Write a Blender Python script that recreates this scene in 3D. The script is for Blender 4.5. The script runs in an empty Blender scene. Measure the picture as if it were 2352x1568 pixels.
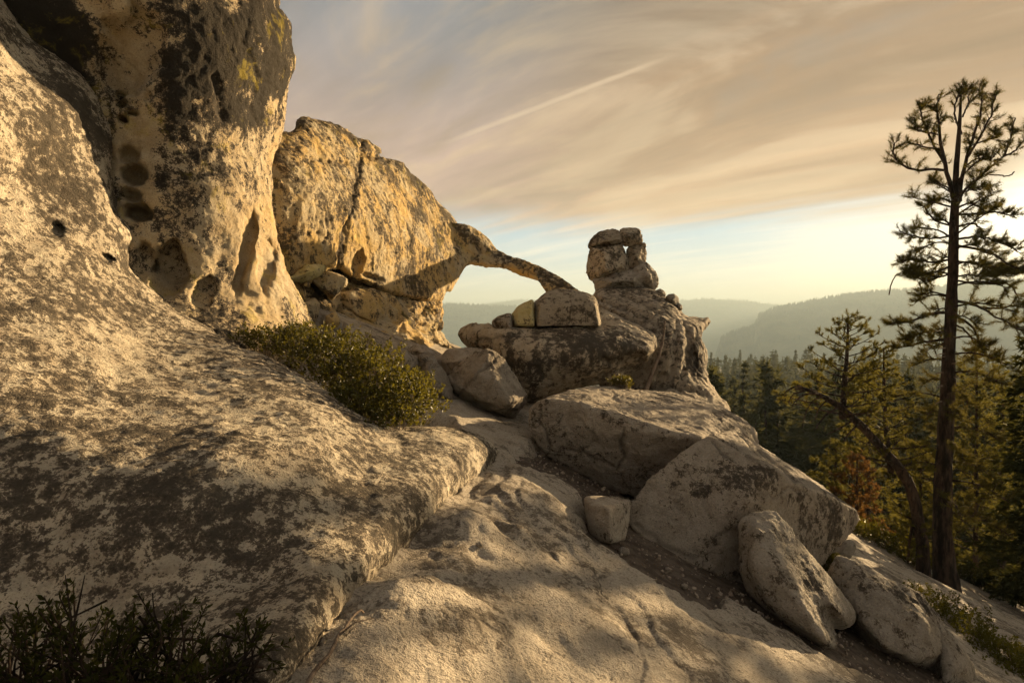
import bpy, bmesh, math, random
import numpy as np
from mathutils import Vector, geometry

random.seed(7)
rng = np.random.default_rng(7)
R = math.radians
scene = bpy.context.scene
col = scene.collection

# ------------------------------------------------------------------ camera
F = 1307.0                      # focal length in pixels of a 2352 x 1568 frame
CX, CY = 1176.0, 784.0
PITCH = math.atan(64.0 / F)     # camera tipped slightly down
cam_d = bpy.data.cameras.new('camera')
cam_d.sensor_width = 36.0
cam_d.lens = 36.0 * F / 2352.0
cam_d.clip_start = 0.05
cam_d.clip_end = 30000.0
cam = bpy.data.objects.new('camera', cam_d)
cam.location = (0, 0, 0)
cam.rotation_euler = (math.pi / 2 - PITCH, 0, 0)
col.objects.link(cam)
scene.camera = cam

# ------------------------------------------------------------------ light
SUN_AZ, SUN_EL = R(45.5), R(6.8)
SD = Vector((math.sin(SUN_AZ) * math.cos(SUN_EL), math.cos(SUN_AZ) * math.cos(SUN_EL), math.sin(SUN_EL)))
sun_d = bpy.data.lights.new('sun', 'SUN')
sun_d.energy = 5.0
sun_d.angle = R(0.6)
sun_d.color = (1.0, 0.715, 0.385)
sun = bpy.data.objects.new('sun', sun_d)
sun.rotation_euler = (-SD).to_track_quat('-Z', 'Y').to_euler()
col.objects.link(sun)

scene.view_settings.view_transform = 'Standard'
scene.view_settings.look = 'None'
scene.view_settings.gamma = 1.0
scene.view_settings.use_curve_mapping = False
scene.view_settings.exposure = 2.2
SKY = 0.10                      # strength of the world background

scene.render.engine = 'CYCLES'
scene.cycles.use_denoising = True
scene.cycles.max_bounces = 5
scene.cycles.use_adaptive_sampling = True
scene.cycles.adaptive_threshold = 0.03
scene.cycles.volume_bounces = 1
scene.cycles.transparent_max_bounces = 8


class NT:
    """small helper to write node trees"""
    def __init__(s, tree):
        s.t = tree
        tree.nodes.clear()

    def n(s, typ, **kw):
        nd = s.t.nodes.new(typ)
        for k, v in kw.items():
            setattr(nd, k, v)
        return nd

    def link(s, a, b):
        s.t.links.new(a, b)

    def put(s, sock, v):
        if v is None:
            return
        if isinstance(v, bpy.types.NodeSocket):
            s.link(v, sock)
        else:
            if sock.type == 'RGBA' and len(v) == 3:
                v = (*v, 1.0)
            sock.default_value = v

    def math(s, op, a, b=None, c=None, clamp=False):
        nd = s.n('ShaderNodeMath', operation=op, use_clamp=clamp)
        s.put(nd.inputs[0], a); s.put(nd.inputs[1], b); s.put(nd.inputs[2], c)
        return nd.outputs[0]

    def vmath(s, op, a, b=None, scale=None):
        nd = s.n('ShaderNodeVectorMath', operation=op)
        s.put(nd.inputs[0], a); s.put(nd.inputs[1], b)
        if scale is not None:
            s.put(nd.inputs['Scale'], scale)
        return nd.outputs['Value'] if op in ('DOT_PRODUCT', 'LENGTH', 'DISTANCE') else nd.outputs['Vector']

    def noise(s, vec, scale, detail=4, rough=0.55, dist=0.0, lac=2.0):
        nd = s.n('ShaderNodeTexNoise')
        s.put(nd.inputs['Vector'], vec)
        nd.inputs['Scale'].default_value = scale
        nd.inputs['Detail'].default_value = detail
        nd.inputs['Roughness'].default_value = rough
        nd.inputs['Lacunarity'].default_value = lac
        nd.inputs['Distortion'].default_value = dist
        return nd.outputs['Fac']

    def ramp(s, fac, lo, hi, a=0.0, b=1.0, smooth=True):
        nd = s.n('ShaderNodeMapRange', interpolation_type='SMOOTHSTEP' if smooth else 'LINEAR')
        s.put(nd.inputs['Value'], fac)
        s.put(nd.inputs['From Min'], lo); s.put(nd.inputs['From Max'], hi)
        s.put(nd.inputs['To Min'], a); s.put(nd.inputs['To Max'], b)
        return nd.outputs['Result']

    def mix(s, fac, a, b, blend='MIX'):
        nd = s.n('ShaderNodeMix', data_type='RGBA', blend_type=blend)
        s.put(nd.inputs['Factor'], fac); s.put(nd.inputs['A'], a) if False else None
        s.put(nd.inputs[6], a); s.put(nd.inputs[7], b)
        return nd.outputs[2]


def ray(px, py):
    """world direction of a pixel of the 2352 x 1568 frame, with unit depth along the camera axis"""
    px = np.asarray(px, float); py = np.asarray(py, float)
    a = (px - CX) / F; b = (py - CY) / F
    c, s_ = math.cos(PITCH), math.sin(PITCH)
    return np.stack([a, c - b * s_, -s_ - b * c], -1)


def P(px, py, d):
    return ray(px, py) * np.asarray(d, float)[..., None]


def proj(v):
    c, s_ = math.cos(PITCH), math.sin(PITCH)
    d = v[:, 1] * c - v[:, 2] * s_
    u = v[:, 1] * s_ + v[:, 2] * c
    d = np.maximum(d, 1e-3)
    return CX + F * v[:, 0] / d, CY - F * u / d, d


# ------------------------------------------------------------------ sky
def lin(r, g, b, k=1.0):
    f = lambda c: ((c / 255.0 + 0.055) / 1.055) ** 2.4 if c > 10 else c / 255.0 / 12.92
    return (f(r) * k, f(g) * k, f(b) * k)


world = bpy.data.worlds.new('World')
scene.world = world
world.use_nodes = True
w = NT(world.node_tree)
K = 1.0 / (2 ** scene.view_settings.exposure) / SKY      # display colour -> background colour
sky = w.n('ShaderNodeTexSky', sky_type='NISHITA')
sky.sun_disc = False
sky.sun_elevation = SUN_EL
sky.sun_rotation = SUN_AZ
sky.altitude = 2300
sky.air_density = 1.0
sky.dust_density = 3.0
sky.ozone_density = 1.0
D = w.n('ShaderNodeTexCoord').outputs['Generated']
D = w.vmath('NORMALIZE', D)
sep = w.n('ShaderNodeSeparateXYZ'); w.link(D, sep.inputs[0])
dz = w.math('MAXIMUM', sep.outputs['Z'], 0.0)
inv = w.math('DIVIDE', 1.0, w.math('ADD', dz, 0.10))
cmb = w.n('ShaderNodeCombineXYZ')
w.link(w.math('MULTIPLY', sep.outputs['X'], inv), cmb.inputs[0])
w.link(w.math('MULTIPLY', sep.outputs['Y'], inv), cmb.inputs[1])
q = cmb.outputs[0]
AX = R(-44)
qu = w.vmath('DOT_PRODUCT', q, (math.sin(AX), math.cos(AX), 0))
qv = w.vmath('DOT_PRODUCT', q, (math.cos(AX), -math.sin(AX), 0))


def layer(su, sv, off):
    c = w.n('ShaderNodeCombineXYZ')
    w.link(w.math('MULTIPLY', qu, su), c.inputs[0])
    w.link(w.math('MULTIPLY', qv, sv), c.inputs[1])
    c.inputs[2].default_value = off
    return c.outputs[0]


n_big = w.noise(layer(0.16, 0.55, 3.1), 1.0, 3, 0.5, 0.3)
n_str = w.noise(layer(0.35, 2.2, 8.4), 1.0, 6, 0.6, 0.5)
n_fine = w.noise(layer(0.8, 5.0, 1.7), 1.0, 6, 0.62, 0.4)
cs = w.vmath('DOT_PRODUCT', D, tuple(SD))                 # cosine of the angle to the sun
# smoke / stratus deck above about nine degrees
hgt = w.math('ADD', dz, w.math('MULTIPLY', w.math('SUBTRACT', n_str, 0.5), 0.10))
hgt = w.math('ADD', hgt, w.math('MULTIPLY', w.math('SUBTRACT', n_big, 0.5), 0.08))
deck = w.ramp(hgt, 0.125, 0.185)
warm = w.mix(w.ramp(dz, 0.14, 0.34), lin(234, 186, 138, K), lin(194, 150, 108, K))
warm = w.mix(w.ramp(dz, 0.24, 0.62), warm, lin(134, 112, 92, K))
cool = w.mix(w.ramp(dz, 0.16, 0.50), lin(222, 180, 156, K), lin(146, 147, 154, K))
cool = w.mix(w.ramp(dz, 0.50, 0.90), cool, lin(124, 118, 114, K))
deckc = w.mix(w.ramp(cs, 0.60, 0.86), cool, warm)
n_blob = w.noise(layer(0.8, 1.5, 2.2), 1.0, 7, 0.6, 0.9)
deckc = w.mix(w.ramp(n_blob, 0.46, 0.64, 0.0, 0.75), deckc, w.mix(w.ramp(dz, 0.2, 0.6), lin(240, 202, 156, K), lin(192, 172, 150, K)))
deckc = w.mix(w.ramp(n_blob, 0.50, 0.34, 0.0, 0.72), deckc, w.mix(w.ramp(dz, 0.2, 0.6), lin(190, 156, 124, K), lin(134, 126, 120, K)))
tex = w.math('ADD', w.math('MULTIPLY', n_str, 0.55), w.math('MULTIPLY', n_big, 0.4))
tex = w.math('ADD', tex, w.math('MULTIPLY', n_fine, 0.3))
tex = w.ramp(tex, 0.40, 0.84, 0.50, 1.18, smooth=False)
deckc = w.vmath('SCALE', deckc, None, tex)
low = w.mix(w.ramp(dz, 0.0, 0.16), lin(214, 210, 202, K), lin(170, 196, 212, K))
low = w.mix(w.ramp(cs, 0.90, 1.0), low, lin(236, 232, 226, K * 0.9))
cir = w.ramp(w.math('ADD', w.math('MULTIPLY', n_str, 0.5), w.math('MULTIPLY', n_fine, 0.5)), 0.44, 0.66)
low = w.mix(w.math('MULTIPLY', cir, 0.85), low, lin(246, 232, 212, K * 1.05))
base = w.mix(0.90, sky.outputs['Color'], low)             # thin smoke in front of the clear sky
allc = w.mix(w.math('MULTIPLY', deck, 0.96), base, deckc)
# bright patch of scattered light round the sun
halo = w.math('POWER', w.math('MAXIMUM', cs, 0.0), 330.0)
allc = w.mix(w.math('MULTIPLY', halo, 0.9), allc, lin(255, 244, 214, K * 3.0))
# one old vapour trail
d1 = Vector(ray(1040, 322)).normalized(); d2 = Vector(ray(1510, 140)).normalized()
nrm = d1.cross(d2).normalized()
mid = (d1 + d2).normalized(); along = nrm.cross(mid).normalized()
dist = w.math('ADD', w.vmath('DOT_PRODUCT', D, tuple(nrm)), w.math('MULTIPLY', w.math('SUBTRACT', n_fine, 0.5), 0.012))
tr = w.ramp(w.math('ABSOLUTE', dist), 0.0008, 0.0055, 1.0, 0.0)
tl = w.math('ABSOLUTE', w.vmath('DOT_PRODUCT', D, tuple(along)))
tr = w.math('MULTIPLY', tr, w.ramp(tl, 0.12, 0.21, 1.0, 0.0))
tr = w.math('MULTIPLY', tr, w.ramp(w.vmath('DOT_PRODUCT', D, tuple(mid)), 0.0, 0.3))
allc = w.mix(w.math('MULTIPLY', tr, 0.45), allc, lin(243, 214, 176, K))
bg = w.n('ShaderNodeBackground')
w.link(allc, bg.inputs['Color'])
bg.inputs['Strength'].default_value = SKY
w.link(bg.outputs[0], w.n('ShaderNodeOutputWorld').inputs['Surface'])


# ------------------------------------------------------------------ numeric helpers
def _h(ix, iy, iz, seed):
    h = (ix.astype(np.uint32) * np.uint32(374761393) + iy.astype(np.uint32) * np.uint32(668265263)
         + iz.astype(np.uint32) * np.uint32(2246822519) + np.uint32(seed * 3266489917 & 0xffffffff))
    h = (h ^ (h >> np.uint32(13))) * np.uint32(1274126177)
    return h ^ (h >> np.uint32(16))


_G = rng.normal(size=(256, 3)); _G /= np.linalg.norm(_G, axis=1)[:, None]
_G = _G.astype(np.float32)


def perlin(p, seed=0):
    p = p.astype(np.float32)
    f0 = np.floor(p); i = f0.astype(np.int64); f = p - f0
    u = f * f * f * (f * (f * 6 - 15) + 10)
    out = np.zeros(len(p), np.float32)
    for dx in (0, 1):
        wx = u[:, 0] if dx else 1 - u[:, 0]
        for dy in (0, 1):
            wy = u[:, 1] if dy else 1 - u[:, 1]
            for dk in (0, 1):
                wz = u[:, 2] if dk else 1 - u[:, 2]
                g = _G[_h(i[:, 0] + dx, i[:, 1] + dy, i[:, 2] + dk, seed) & np.uint32(255)]
                dd = g[:, 0] * (f[:, 0] - dx) + g[:, 1] * (f[:, 1] - dy) + g[:, 2] * (f[:, 2] - dk)
                out += wx * wy * wz * dd
    return out * 1.5


def fbm(p, scale, octaves=4, gain=0.5, seed=0, ridge=False):
    out = np.zeros(len(p), np.float32); a = 1.0; q = p * scale
    for k in range(octaves):
        v = perlin(q, seed + k)
        out += a * ((0.5 - np.abs(v)) * 1.4 if ridge else v)
        a *= gain; q = q * 2.03 + 17.3
    return out


def facet(p, scale, seed=0):
    """angular relief: space split into cells, each cut along its own tilted plane"""
    q = (p * scale).astype(np.float32)
    i0 = np.floor(q).astype(np.int64)
    best = np.full(len(q), 1e9, np.float32); val = np.zeros(len(q), np.float32)
    for dx in (-1, 0, 1):
        for dy in (-1, 0, 1):
            for dk in (-1, 0, 1):
                c = i0 + np.array([dx, dy, dk])
                h = _h(c[:, 0], c[:, 1], c[:, 2], seed)
                j = np.stack([(h & np.uint32(255)), (h >> np.uint32(8)) & np.uint32(255), (h >> np.uint32(16)) & np.uint32(255)], 1).astype(np.float32) / 255.0
                d = q - (c + j).astype(np.float32)
                r = (d * d).sum(1)
                v = (d * _G[(h >> np.uint32(4)) & np.uint32(255)]).sum(1) + ((h >> np.uint32(24)).astype(np.float32) / 255.0 - 0.5) * 0.6
                m = r < best
                best[m] = r[m]; val[m] = v[m]
    return val


def rbf(ctrl):
    """thin plate interpolation through (x, y, value) points"""
    c = np.asarray(ctrl, float)
    s = 1000.0
    xy = c[:, :2] / s
    n = len(c)
    r2 = ((xy[:, None] - xy[None]) ** 2).sum(-1)
    A = np.zeros((n + 3, n + 3))
    A[:n, :n] = 0.5 * r2 * np.log(r2 + 1e-12) + np.eye(n) * 1e-5
    A[:n, n] = 1; A[:n, n + 1:] = xy
    A[n:, :n] = A[:n, n:].T
    b = np.concatenate([c[:, 2], np.zeros(3)])
    wv = np.linalg.solve(A, b)

    def f(x, y):
        qx = np.stack([np.asarray(x, float), np.asarray(y, float)], -1) / s
        r = ((qx[:, None] - xy[None]) ** 2).sum(-1)
        return (0.5 * r * np.log(r + 1e-12)) @ wv[:n] + wv[n] + qx @ wv[n + 1:]
    return f


def seg_dist(pts, poly, closed=True):
    """distance of 2D points to a polyline"""
    poly = np.asarray(poly, float)
    a = poly if closed else poly[:-1]
    b = np.roll(poly, -1, 0) if closed else poly[1:]
    best = np.full(len(pts), 1e18)
    for p0, p1 in zip(a, b):
        d = p1 - p0
        L = (d ** 2).sum() + 1e-12
        t = np.clip(((pts - p0) @ d) / L, 0, 1)
        best = np.minimum(best, ((pts - p0 - t[:, None] * d) ** 2).sum(1))
    return np.sqrt(best)


def inside(pts, poly):
    poly = np.asarray(poly, float)
    x, y = pts[:, 0], pts[:, 1]
    res = np.zeros(len(pts), bool)
    j = len(poly) - 1
    for i in range(len(poly)):
        xi, yi = poly[i]; xj, yj = poly[j]
        c = ((yi > y) != (yj > y)) & (x < (xj - xi) * (y - yi) / (yj - yi + 1e-12) + xi)
        res ^= c
        j = i
    return res


def smoothstep(a, b, x):
    t = np.clip((x - a) / (b - a), 0, 1)
    return t * t * (3 - 2 * t)


def mesh_arrays(name, verts, faces):
    """mesh from numpy arrays; faces all of one length, or a list of such arrays"""
    if not isinstance(faces, list):
        faces = [faces]
    me = bpy.data.meshes.new(name)
    verts = np.asarray(verts, np.float32)
    me.vertices.add(len(verts)); me.vertices.foreach_set('co', verts.ravel())
    loops = np.concatenate([np.asarray(f, np.int32).ravel() for f in faces])
    tot = np.concatenate([np.full(len(f), len(f[0]), np.int32) for f in faces if len(f)])
    start = np.concatenate([[0], np.cumsum(tot)[:-1]]).astype(np.int32)
    me.loops.add(len(loops)); me.loops.foreach_set('vertex_index', loops)
    me.polygons.add(len(tot)); me.polygons.foreach_set('loop_start', start)
    me.update(calc_edges=True)
    me.validate()
    return me


def smooth_shade(me):
    me.polygons.foreach_set('use_smooth', np.ones(len(me.polygons), bool))


def add_obj(name, me, mat=None, parent=None):
    o = bpy.data.objects.new(name, me)
    if mat is not None and me is not None:
        me.materials.clear(); me.materials.append(mat)
    col.objects.link(o)
    if parent is not None:
        o.parent = parent
    return o


def tag(o, label=None, cat=None, group=None, kind=None):
    if label: o['label'] = label
    if cat: o['category'] = cat
    if group: o['group'] = group
    if kind: o['kind'] = kind
    return o


def empty(name, loc):
    o = bpy.data.objects.new(name, None)
    o.location = loc
    o.empty_display_size = 0.3
    col.objects.link(o)
    return o


def attr(me, name, vals):
    a = me.attributes.new(name, 'FLOAT', 'POINT')
    a.data.foreach_set('value', np.asarray(vals, np.float32))


# ------------------------------------------------------------------ solids traced in the picture and given depth
def hull_mesh(pts):
    bm = bmesh.new()
    for p in pts:
        bm.verts.new(p)
    r = bmesh.ops.convex_hull(bm, input=bm.verts)
    dele = list({g for g in r['geom_interior'] + r['geom_unused'] if isinstance(g, bmesh.types.BMVert)})
    if dele:
        bmesh.ops.delete(bm, geom=dele, context='VERTS')
    bmesh.ops.recalc_face_normals(bm, faces=bm.faces)
    v = np.array([x.co[:] for x in bm.verts])
    bm.verts.index_update()
    bmesh.ops.triangulate(bm, faces=bm.faces)
    f = np.array([[x.index for x in fc.verts] for fc in bm.faces])
    bm.free()
    return v, f


def boulder(outline, d0, front, thick, gx=0.0, gy=0.0, shrink=0.7, extra=()):
    """convex stone: silhouette points at mid depth, front corners with their own depth, a back"""
    o = np.array([p[:2] for p in outline], float)
    c = o.mean(0)
    o = c + (o - c) * 1.035
    d = np.array([p[2] if len(p) > 2 else d0 + gx * (p[0] - c[0]) / 100 + gy * (p[1] - c[1]) / 100 for p in outline])
    pts = [P(o[:, 0], o[:, 1], d)]
    if len(front):
        fr = np.array(front, float)
        pts.append(P(fr[:, 0], fr[:, 1], fr[:, 2]))
    b = c + (o - c) * shrink
    pts.append(P(b[:, 0], b[:, 1], d + thick))
    if len(extra):
        pts.append(np.array(extra, float))
    return hull_mesh(np.concatenate(pts))


def shell(outline, ctrl, thick, edge_px=30, edge_d=0.35, step=9.0):
    """solid with a traced outline; its front follows depth control points, its rim is rounded, its back lies `thick` behind"""
    out = np.asarray(outline, float)
    pl = []
    for a, b in zip(out, np.roll(out, -1, 0)):
        n = max(1, int(np.hypot(*(b - a)) / step))
        for k in range(n):
            pl.append(a + (b - a) * k / n)
    pl = np.array(pl)
    x0, y0 = pl.min(0); x1, y1 = pl.max(0)
    gx, gy = np.meshgrid(np.arange(x0, x1, step), np.arange(y0, y1, step * 0.87))
    gx[1::2] += step / 2
    g = np.stack([gx.ravel(), gy.ravel()], 1)
    g = g[inside(g, pl)]
    g = g[seg_dist(g, out) > step * 0.6]
    allp = np.concatenate([pl, g])
    nb = len(pl)
    edges = [(i, (i + 1) % nb) for i in range(nb)]
    res = geometry.delaunay_2d_cdt([Vector(p) for p in allp], edges, [], 1, 1e-4)
    v2 = np.array([p[:] for p in res[0]])
    tri = np.array(res[2])
    dist = seg_dist(v2, out)
    t = np.clip(dist / edge_px, 0, 1)
    prof = 1 - np.sqrt(np.clip(1 - (1 - t) ** 2, 0, 1))
    d = rbf(ctrl)(v2[:, 0], v2[:, 1])
    front = P(v2[:, 0], v2[:, 1], d + edge_d * prof)
    bd = d + thick - (thick - edge_d) * prof
    shrink_c = v2.mean(0)
    back = P(v2[:, 0], v2[:, 1], bd)
    on = dist < 1e-3
    n = len(v2)
    idx = np.where(on, np.arange(n), np.arange(n) + n)
    verts = np.concatenate([front, back])
    a = tri; b = idx[tri][:, ::-1]
    # orient the front towards the camera
    p0, p1, p2 = front[a[:, 0]], front[a[:, 1]], front[a[:, 2]]
    nn = np.cross(p1 - p0, p2 - p0)
    flip = (nn * p0).sum(1) > 0
    a = a.copy(); a[flip] = a[flip][:, ::-1]
    b = idx[a][:, ::-1]
    return verts, np.concatenate([a, b])


def tube(pts, rad, n=8, cap=True):
    pts = np.asarray(pts, float); rad = np.asarray(rad, float)
    t = np.gradient(pts, axis=0); t /= np.linalg.norm(t, axis=1)[:, None] + 1e-9
    ref = np.array([0.3, 0.9, 0.2]) if abs(t[0] @ np.array([0.3, 0.9, 0.2])) < 0.85 else np.array([1.0, 0, 0])
    u = np.cross(t, ref); u /= np.linalg.norm(u, axis=1)[:, None] + 1e-9
    v = np.cross(t, u)
    a = np.arange(n) * 2 * math.pi / n
    ring = pts[:, None] + rad[:, None, None] * (np.cos(a)[None, :, None] * u[:, None] + np.sin(a)[None, :, None] * v[:, None])
    verts = ring.reshape(-1, 3)
    m = len(pts)
    i = np.arange(m - 1)[:, None] * n; j = np.arange(n)[None]
    j2 = (j + 1) % n
    q = np.stack([i + j, i + j2, i + n + j2, i + n + j], -1).reshape(-1, 4)
    tri = np.concatenate([q[:, [0, 1, 2]], q[:, [0, 2, 3]]])
    if cap:
        c0 = len(verts); verts = np.concatenate([verts, pts[:1], pts[-1:]])
        k = np.arange(n); k2 = (k + 1) % n
        tri = np.concatenate([tri, np.stack([np.full(n, c0), k2, k], 1),
                              np.stack([np.full(n, c0 + 1), (m - 1) * n + k, (m - 1) * n + k2], 1)])
    return verts, tri


def join(parts):
    vs, fs, o = [], [], 0
    for v, f in parts:
        vs.append(v); fs.append(f + o); o += len(v)
    return np.concatenate(vs), np.concatenate(fs)


def spline(pts, n):
    """Catmull-Rom through points (k, dims)"""
    p = np.asarray(pts, float)
    p = np.concatenate([2 * p[:1] - p[1:2], p, 2 * p[-1:] - p[-2:-1]])
    m = len(p) - 3
    t = np.linspace(0, m - 1e-6, n)
    i = t.astype(int); f = (t - i)[:, None]
    a, b, c, d = p[i], p[i + 1], p[i + 2], p[i + 3]
    return 0.5 * (2 * b + (c - a) * f + (2 * a - 5 * b + 4 * c - d) * f ** 2 + (3 * b - a - 3 * c + d) * f ** 3)


def remesh(parts, voxel):
    v, f = join(parts)
    me = mesh_arrays('tmp', v, f)
    o = bpy.data.objects.new('tmp', me); col.objects.link(o)
    md = o.modifiers.new('r', 'REMESH'); md.mode = 'VOXEL'; md.voxel_size = voxel; md.adaptivity = 0
    dg = bpy.context.evaluated_depsgraph_get()
    ev = o.evaluated_get(dg)
    out = bpy.data.meshes.new_from_object(ev)
    bpy.data.objects.remove(o); bpy.data.meshes.remove(me)
    return out


def get_co(me):
    a = np.empty(len(me.vertices) * 3, np.float32); me.vertices.foreach_get('co', a)
    return a.reshape(-1, 3)


def set_co(me, v):
    me.vertices.foreach_set('co', np.asarray(v, np.float32).ravel()); me.update()


def get_no(me):
    a = np.empty(len(me.vertices) * 3, np.float32); me.vertex_normals.foreach_get('vector', a)
    return a.reshape(-1, 3)


def relax(me, it, lam=0.5):
    e = np.empty(len(me.edges) * 2, np.int32); me.edges.foreach_get('vertices', e); e = e.reshape(-1, 2)
    v = get_co(me).astype(np.float64); n = len(v)
    deg = np.bincount(e.ravel(), minlength=n).astype(float)
    for k in range(it):
        s = np.empty_like(v)
        for c in range(3):
            s[:, c] = np.bincount(e[:, 0], v[e[:, 1], c], n) + np.bincount(e[:, 1], v[e[:, 0], c], n)
        v += lam * (s / deg[:, None] - v)
    set_co(me, v)


def rock_mesh(parts, voxel, smooth=3, amp=1.0, size=1.0, grooves=(), pockets=(), stains=(), seed=0, blocky=0.0,
              strat=0.0, vert=0.0, fine=1.0):
    """union of solids -> even mesh -> worn edges -> relief at several sizes -> cracks, hollows and stains"""
    me = remesh(parts, voxel)
    relax(me, smooth)
    v = get_co(me).astype(np.float64); n = get_no(me).astype(np.float64)
    # large hollows first
    px, py, dd = proj(v)
    facing = (n * (-v / np.linalg.norm(v, axis=1)[:, None])).sum(1)
    wob = 1 + 0.26 * fbm(v, 5.0 / size, 3, seed=seed + 91) if len(pockets) else 1
    for (cx, cy, rx, ry, rot, depth, dirv) in pockets:
        c, s_ = math.cos(rot), math.sin(rot)
        x = ((px - cx) * c + (py - cy) * s_) / rx * wob; y = (-(px - cx) * s_ + (py - cy) * c) / ry * wob
        r = np.sqrt(x * x + y * y)
        k = smoothstep(1.0, 0.72, r) * (0.45 + 0.55 * np.clip(1 - r * r, 0, 1)) * (facing > -0.2)
        v += (k * depth)[:, None] * np.array(dirv)
    if len(pockets):
        set_co(me, v); n = get_no(me).astype(np.float64)
    s = size
    q = v + 0.15 * s * np.stack([fbm(v, 1.2 / s, 1, seed=seed + 31), fbm(v, 1.2 / s, 1, seed=seed + 41), fbm(v, 1.2 / s, 1, seed=seed + 51)], 1)
    if vert:                                              # relief drawn out down the fall line
        q = q * np.array([1.0, 1.0, 1.0 - vert])
    h = 0.050 * fbm(q, 1.3 / s, 2, 0.5, seed)
    h += 0.022 * fbm(q, 5.0 / s, 2, 0.55, seed + 5)
    h += 0.013 * fine * (fbm(q, 11.0 / s, 3, 0.8, seed + 9) + 0.4 * facet(q, 9.0 / s, seed + 13))
    if strat:
        qs = q * np.array([0.5, 0.5, 3.0])
        h += strat * fbm(qs, 2.2 / s, 3, 0.55, seed + 15, ridge=True)
    if blocky:
        h += blocky * (0.7 * facet(q * np.array([1, 1, 1.3]), 1.9 / s, seed + 19) + 0.35 * facet(q, 5.0 / s, seed + 23))
    v = v + n * (h * amp * s)[:, None]
    px, py, dd = proj(v)
    pp = np.stack([px, py], 1)
    groove = np.zeros(len(v))
    jit = np.stack([fbm(v, 6.0, 2, 0.6, seed + 61), fbm(v, 6.0, 2, 0.6, seed + 66)], 1) * 7.0 if len(grooves) else 0
    for (line, wid, dep) in grooves:
        dm = seg_dist(pp + jit, line, closed=False) * dd / F
        k = np.exp(-(dm / wid) ** 2) * (facing > 0)
        v -= n * (k * dep)[:, None]
        groove = np.maximum(groove, k * min(1.0, dep / 0.03))
    st = np.zeros(len(v))
    ns = fbm(v, 3.0, 3, 0.6, seed + 71) if len(stains) else 0
    for sp in stains:
        if sp[0] == 'e':
            _, cx, cy, rx, ry, rot, val = sp
            c, s_ = math.cos(rot), math.sin(rot)
            x = ((px - cx) * c + (py - cy) * s_) / rx; y = (-(px - cx) * s_ + (py - cy) * c) / ry
            k = smoothstep(1.3, 0.5, np.sqrt(x * x + y * y) + 0.5 * ns)
            st = np.maximum(st, val * k) if val > 0 else st + val * k
        else:
            _, line, wid, val = sp
            dm = seg_dist(pp, line, closed=False) + 10 * ns
            st = np.maximum(st, val * smoothstep(wid, wid * 0.25, dm))
    set_co(me, v)
    attr(me, 'stain', st); attr(me, 'crack', groove)
    smooth_shade(me)
    return me


def V(zx, zy, sc, pts):
    """coordinates read in an enlarged view -> frame coordinates"""
    return [(zx + sc * p[0], zy + sc * p[1], *p[2:]) for p in pts]


def r1(p): return V(0, 0, 0.4998, p)
def r2(p): return V(564.5, 188.2, 0.54, p)
def r3(p): return V(940.8, 470.4, 0.36, p)
def r5(p): return V(752.6, 846.7, 0.4602, p)
def r6(p): return V(1317.1, 846.7, 0.4602, p)
def r7(p): return V(1599.4, 141.1, 0.51, p)
def r9(p): return V(611.5, 517.4, 0.21, p)


# ------------------------------------------------------------------ materials
def material(name):
    m = bpy.data.materials.new(name)
    m.use_nodes = True
    return m, NT(m.node_tree)


def finish(t, color, rough=0.9, bump=None, bump_s=0.4, bump_d=0.02, spec=0.25, trans=None):
    b = t.n('ShaderNodeBsdfPrincipled')
    t.put(b.inputs['Base Color'], color)
    t.put(b.inputs['Roughness'], rough)
    b.inputs['Specular IOR Level'].default_value = spec
    if bump is not None:
        bn = t.n('ShaderNodeBump')
        bn.inputs['Strength'].default_value = bump_s
        bn.inputs['Distance'].default_value = bump_d
        t.link(bump, bn.inputs['Height'])
        t.link(bn.outputs[0], b.inputs['Normal'])
    out = t.n('ShaderNodeOutputMaterial')
    if trans is None:
        t.link(b.outputs[0], out.inputs['Surface'])
    else:
        tr = t.n('ShaderNodeBsdfTranslucent')
        t.put(tr.inputs['Color'], trans[0])
        mx = t.n('ShaderNodeMixShader')
        mx.inputs[0].default_value = trans[1]
        t.link(b.outputs[0], mx.inputs[1]); t.link(tr.outputs[0], mx.inputs[2])
        t.link(mx.outputs[0], out.inputs['Surface'])


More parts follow.
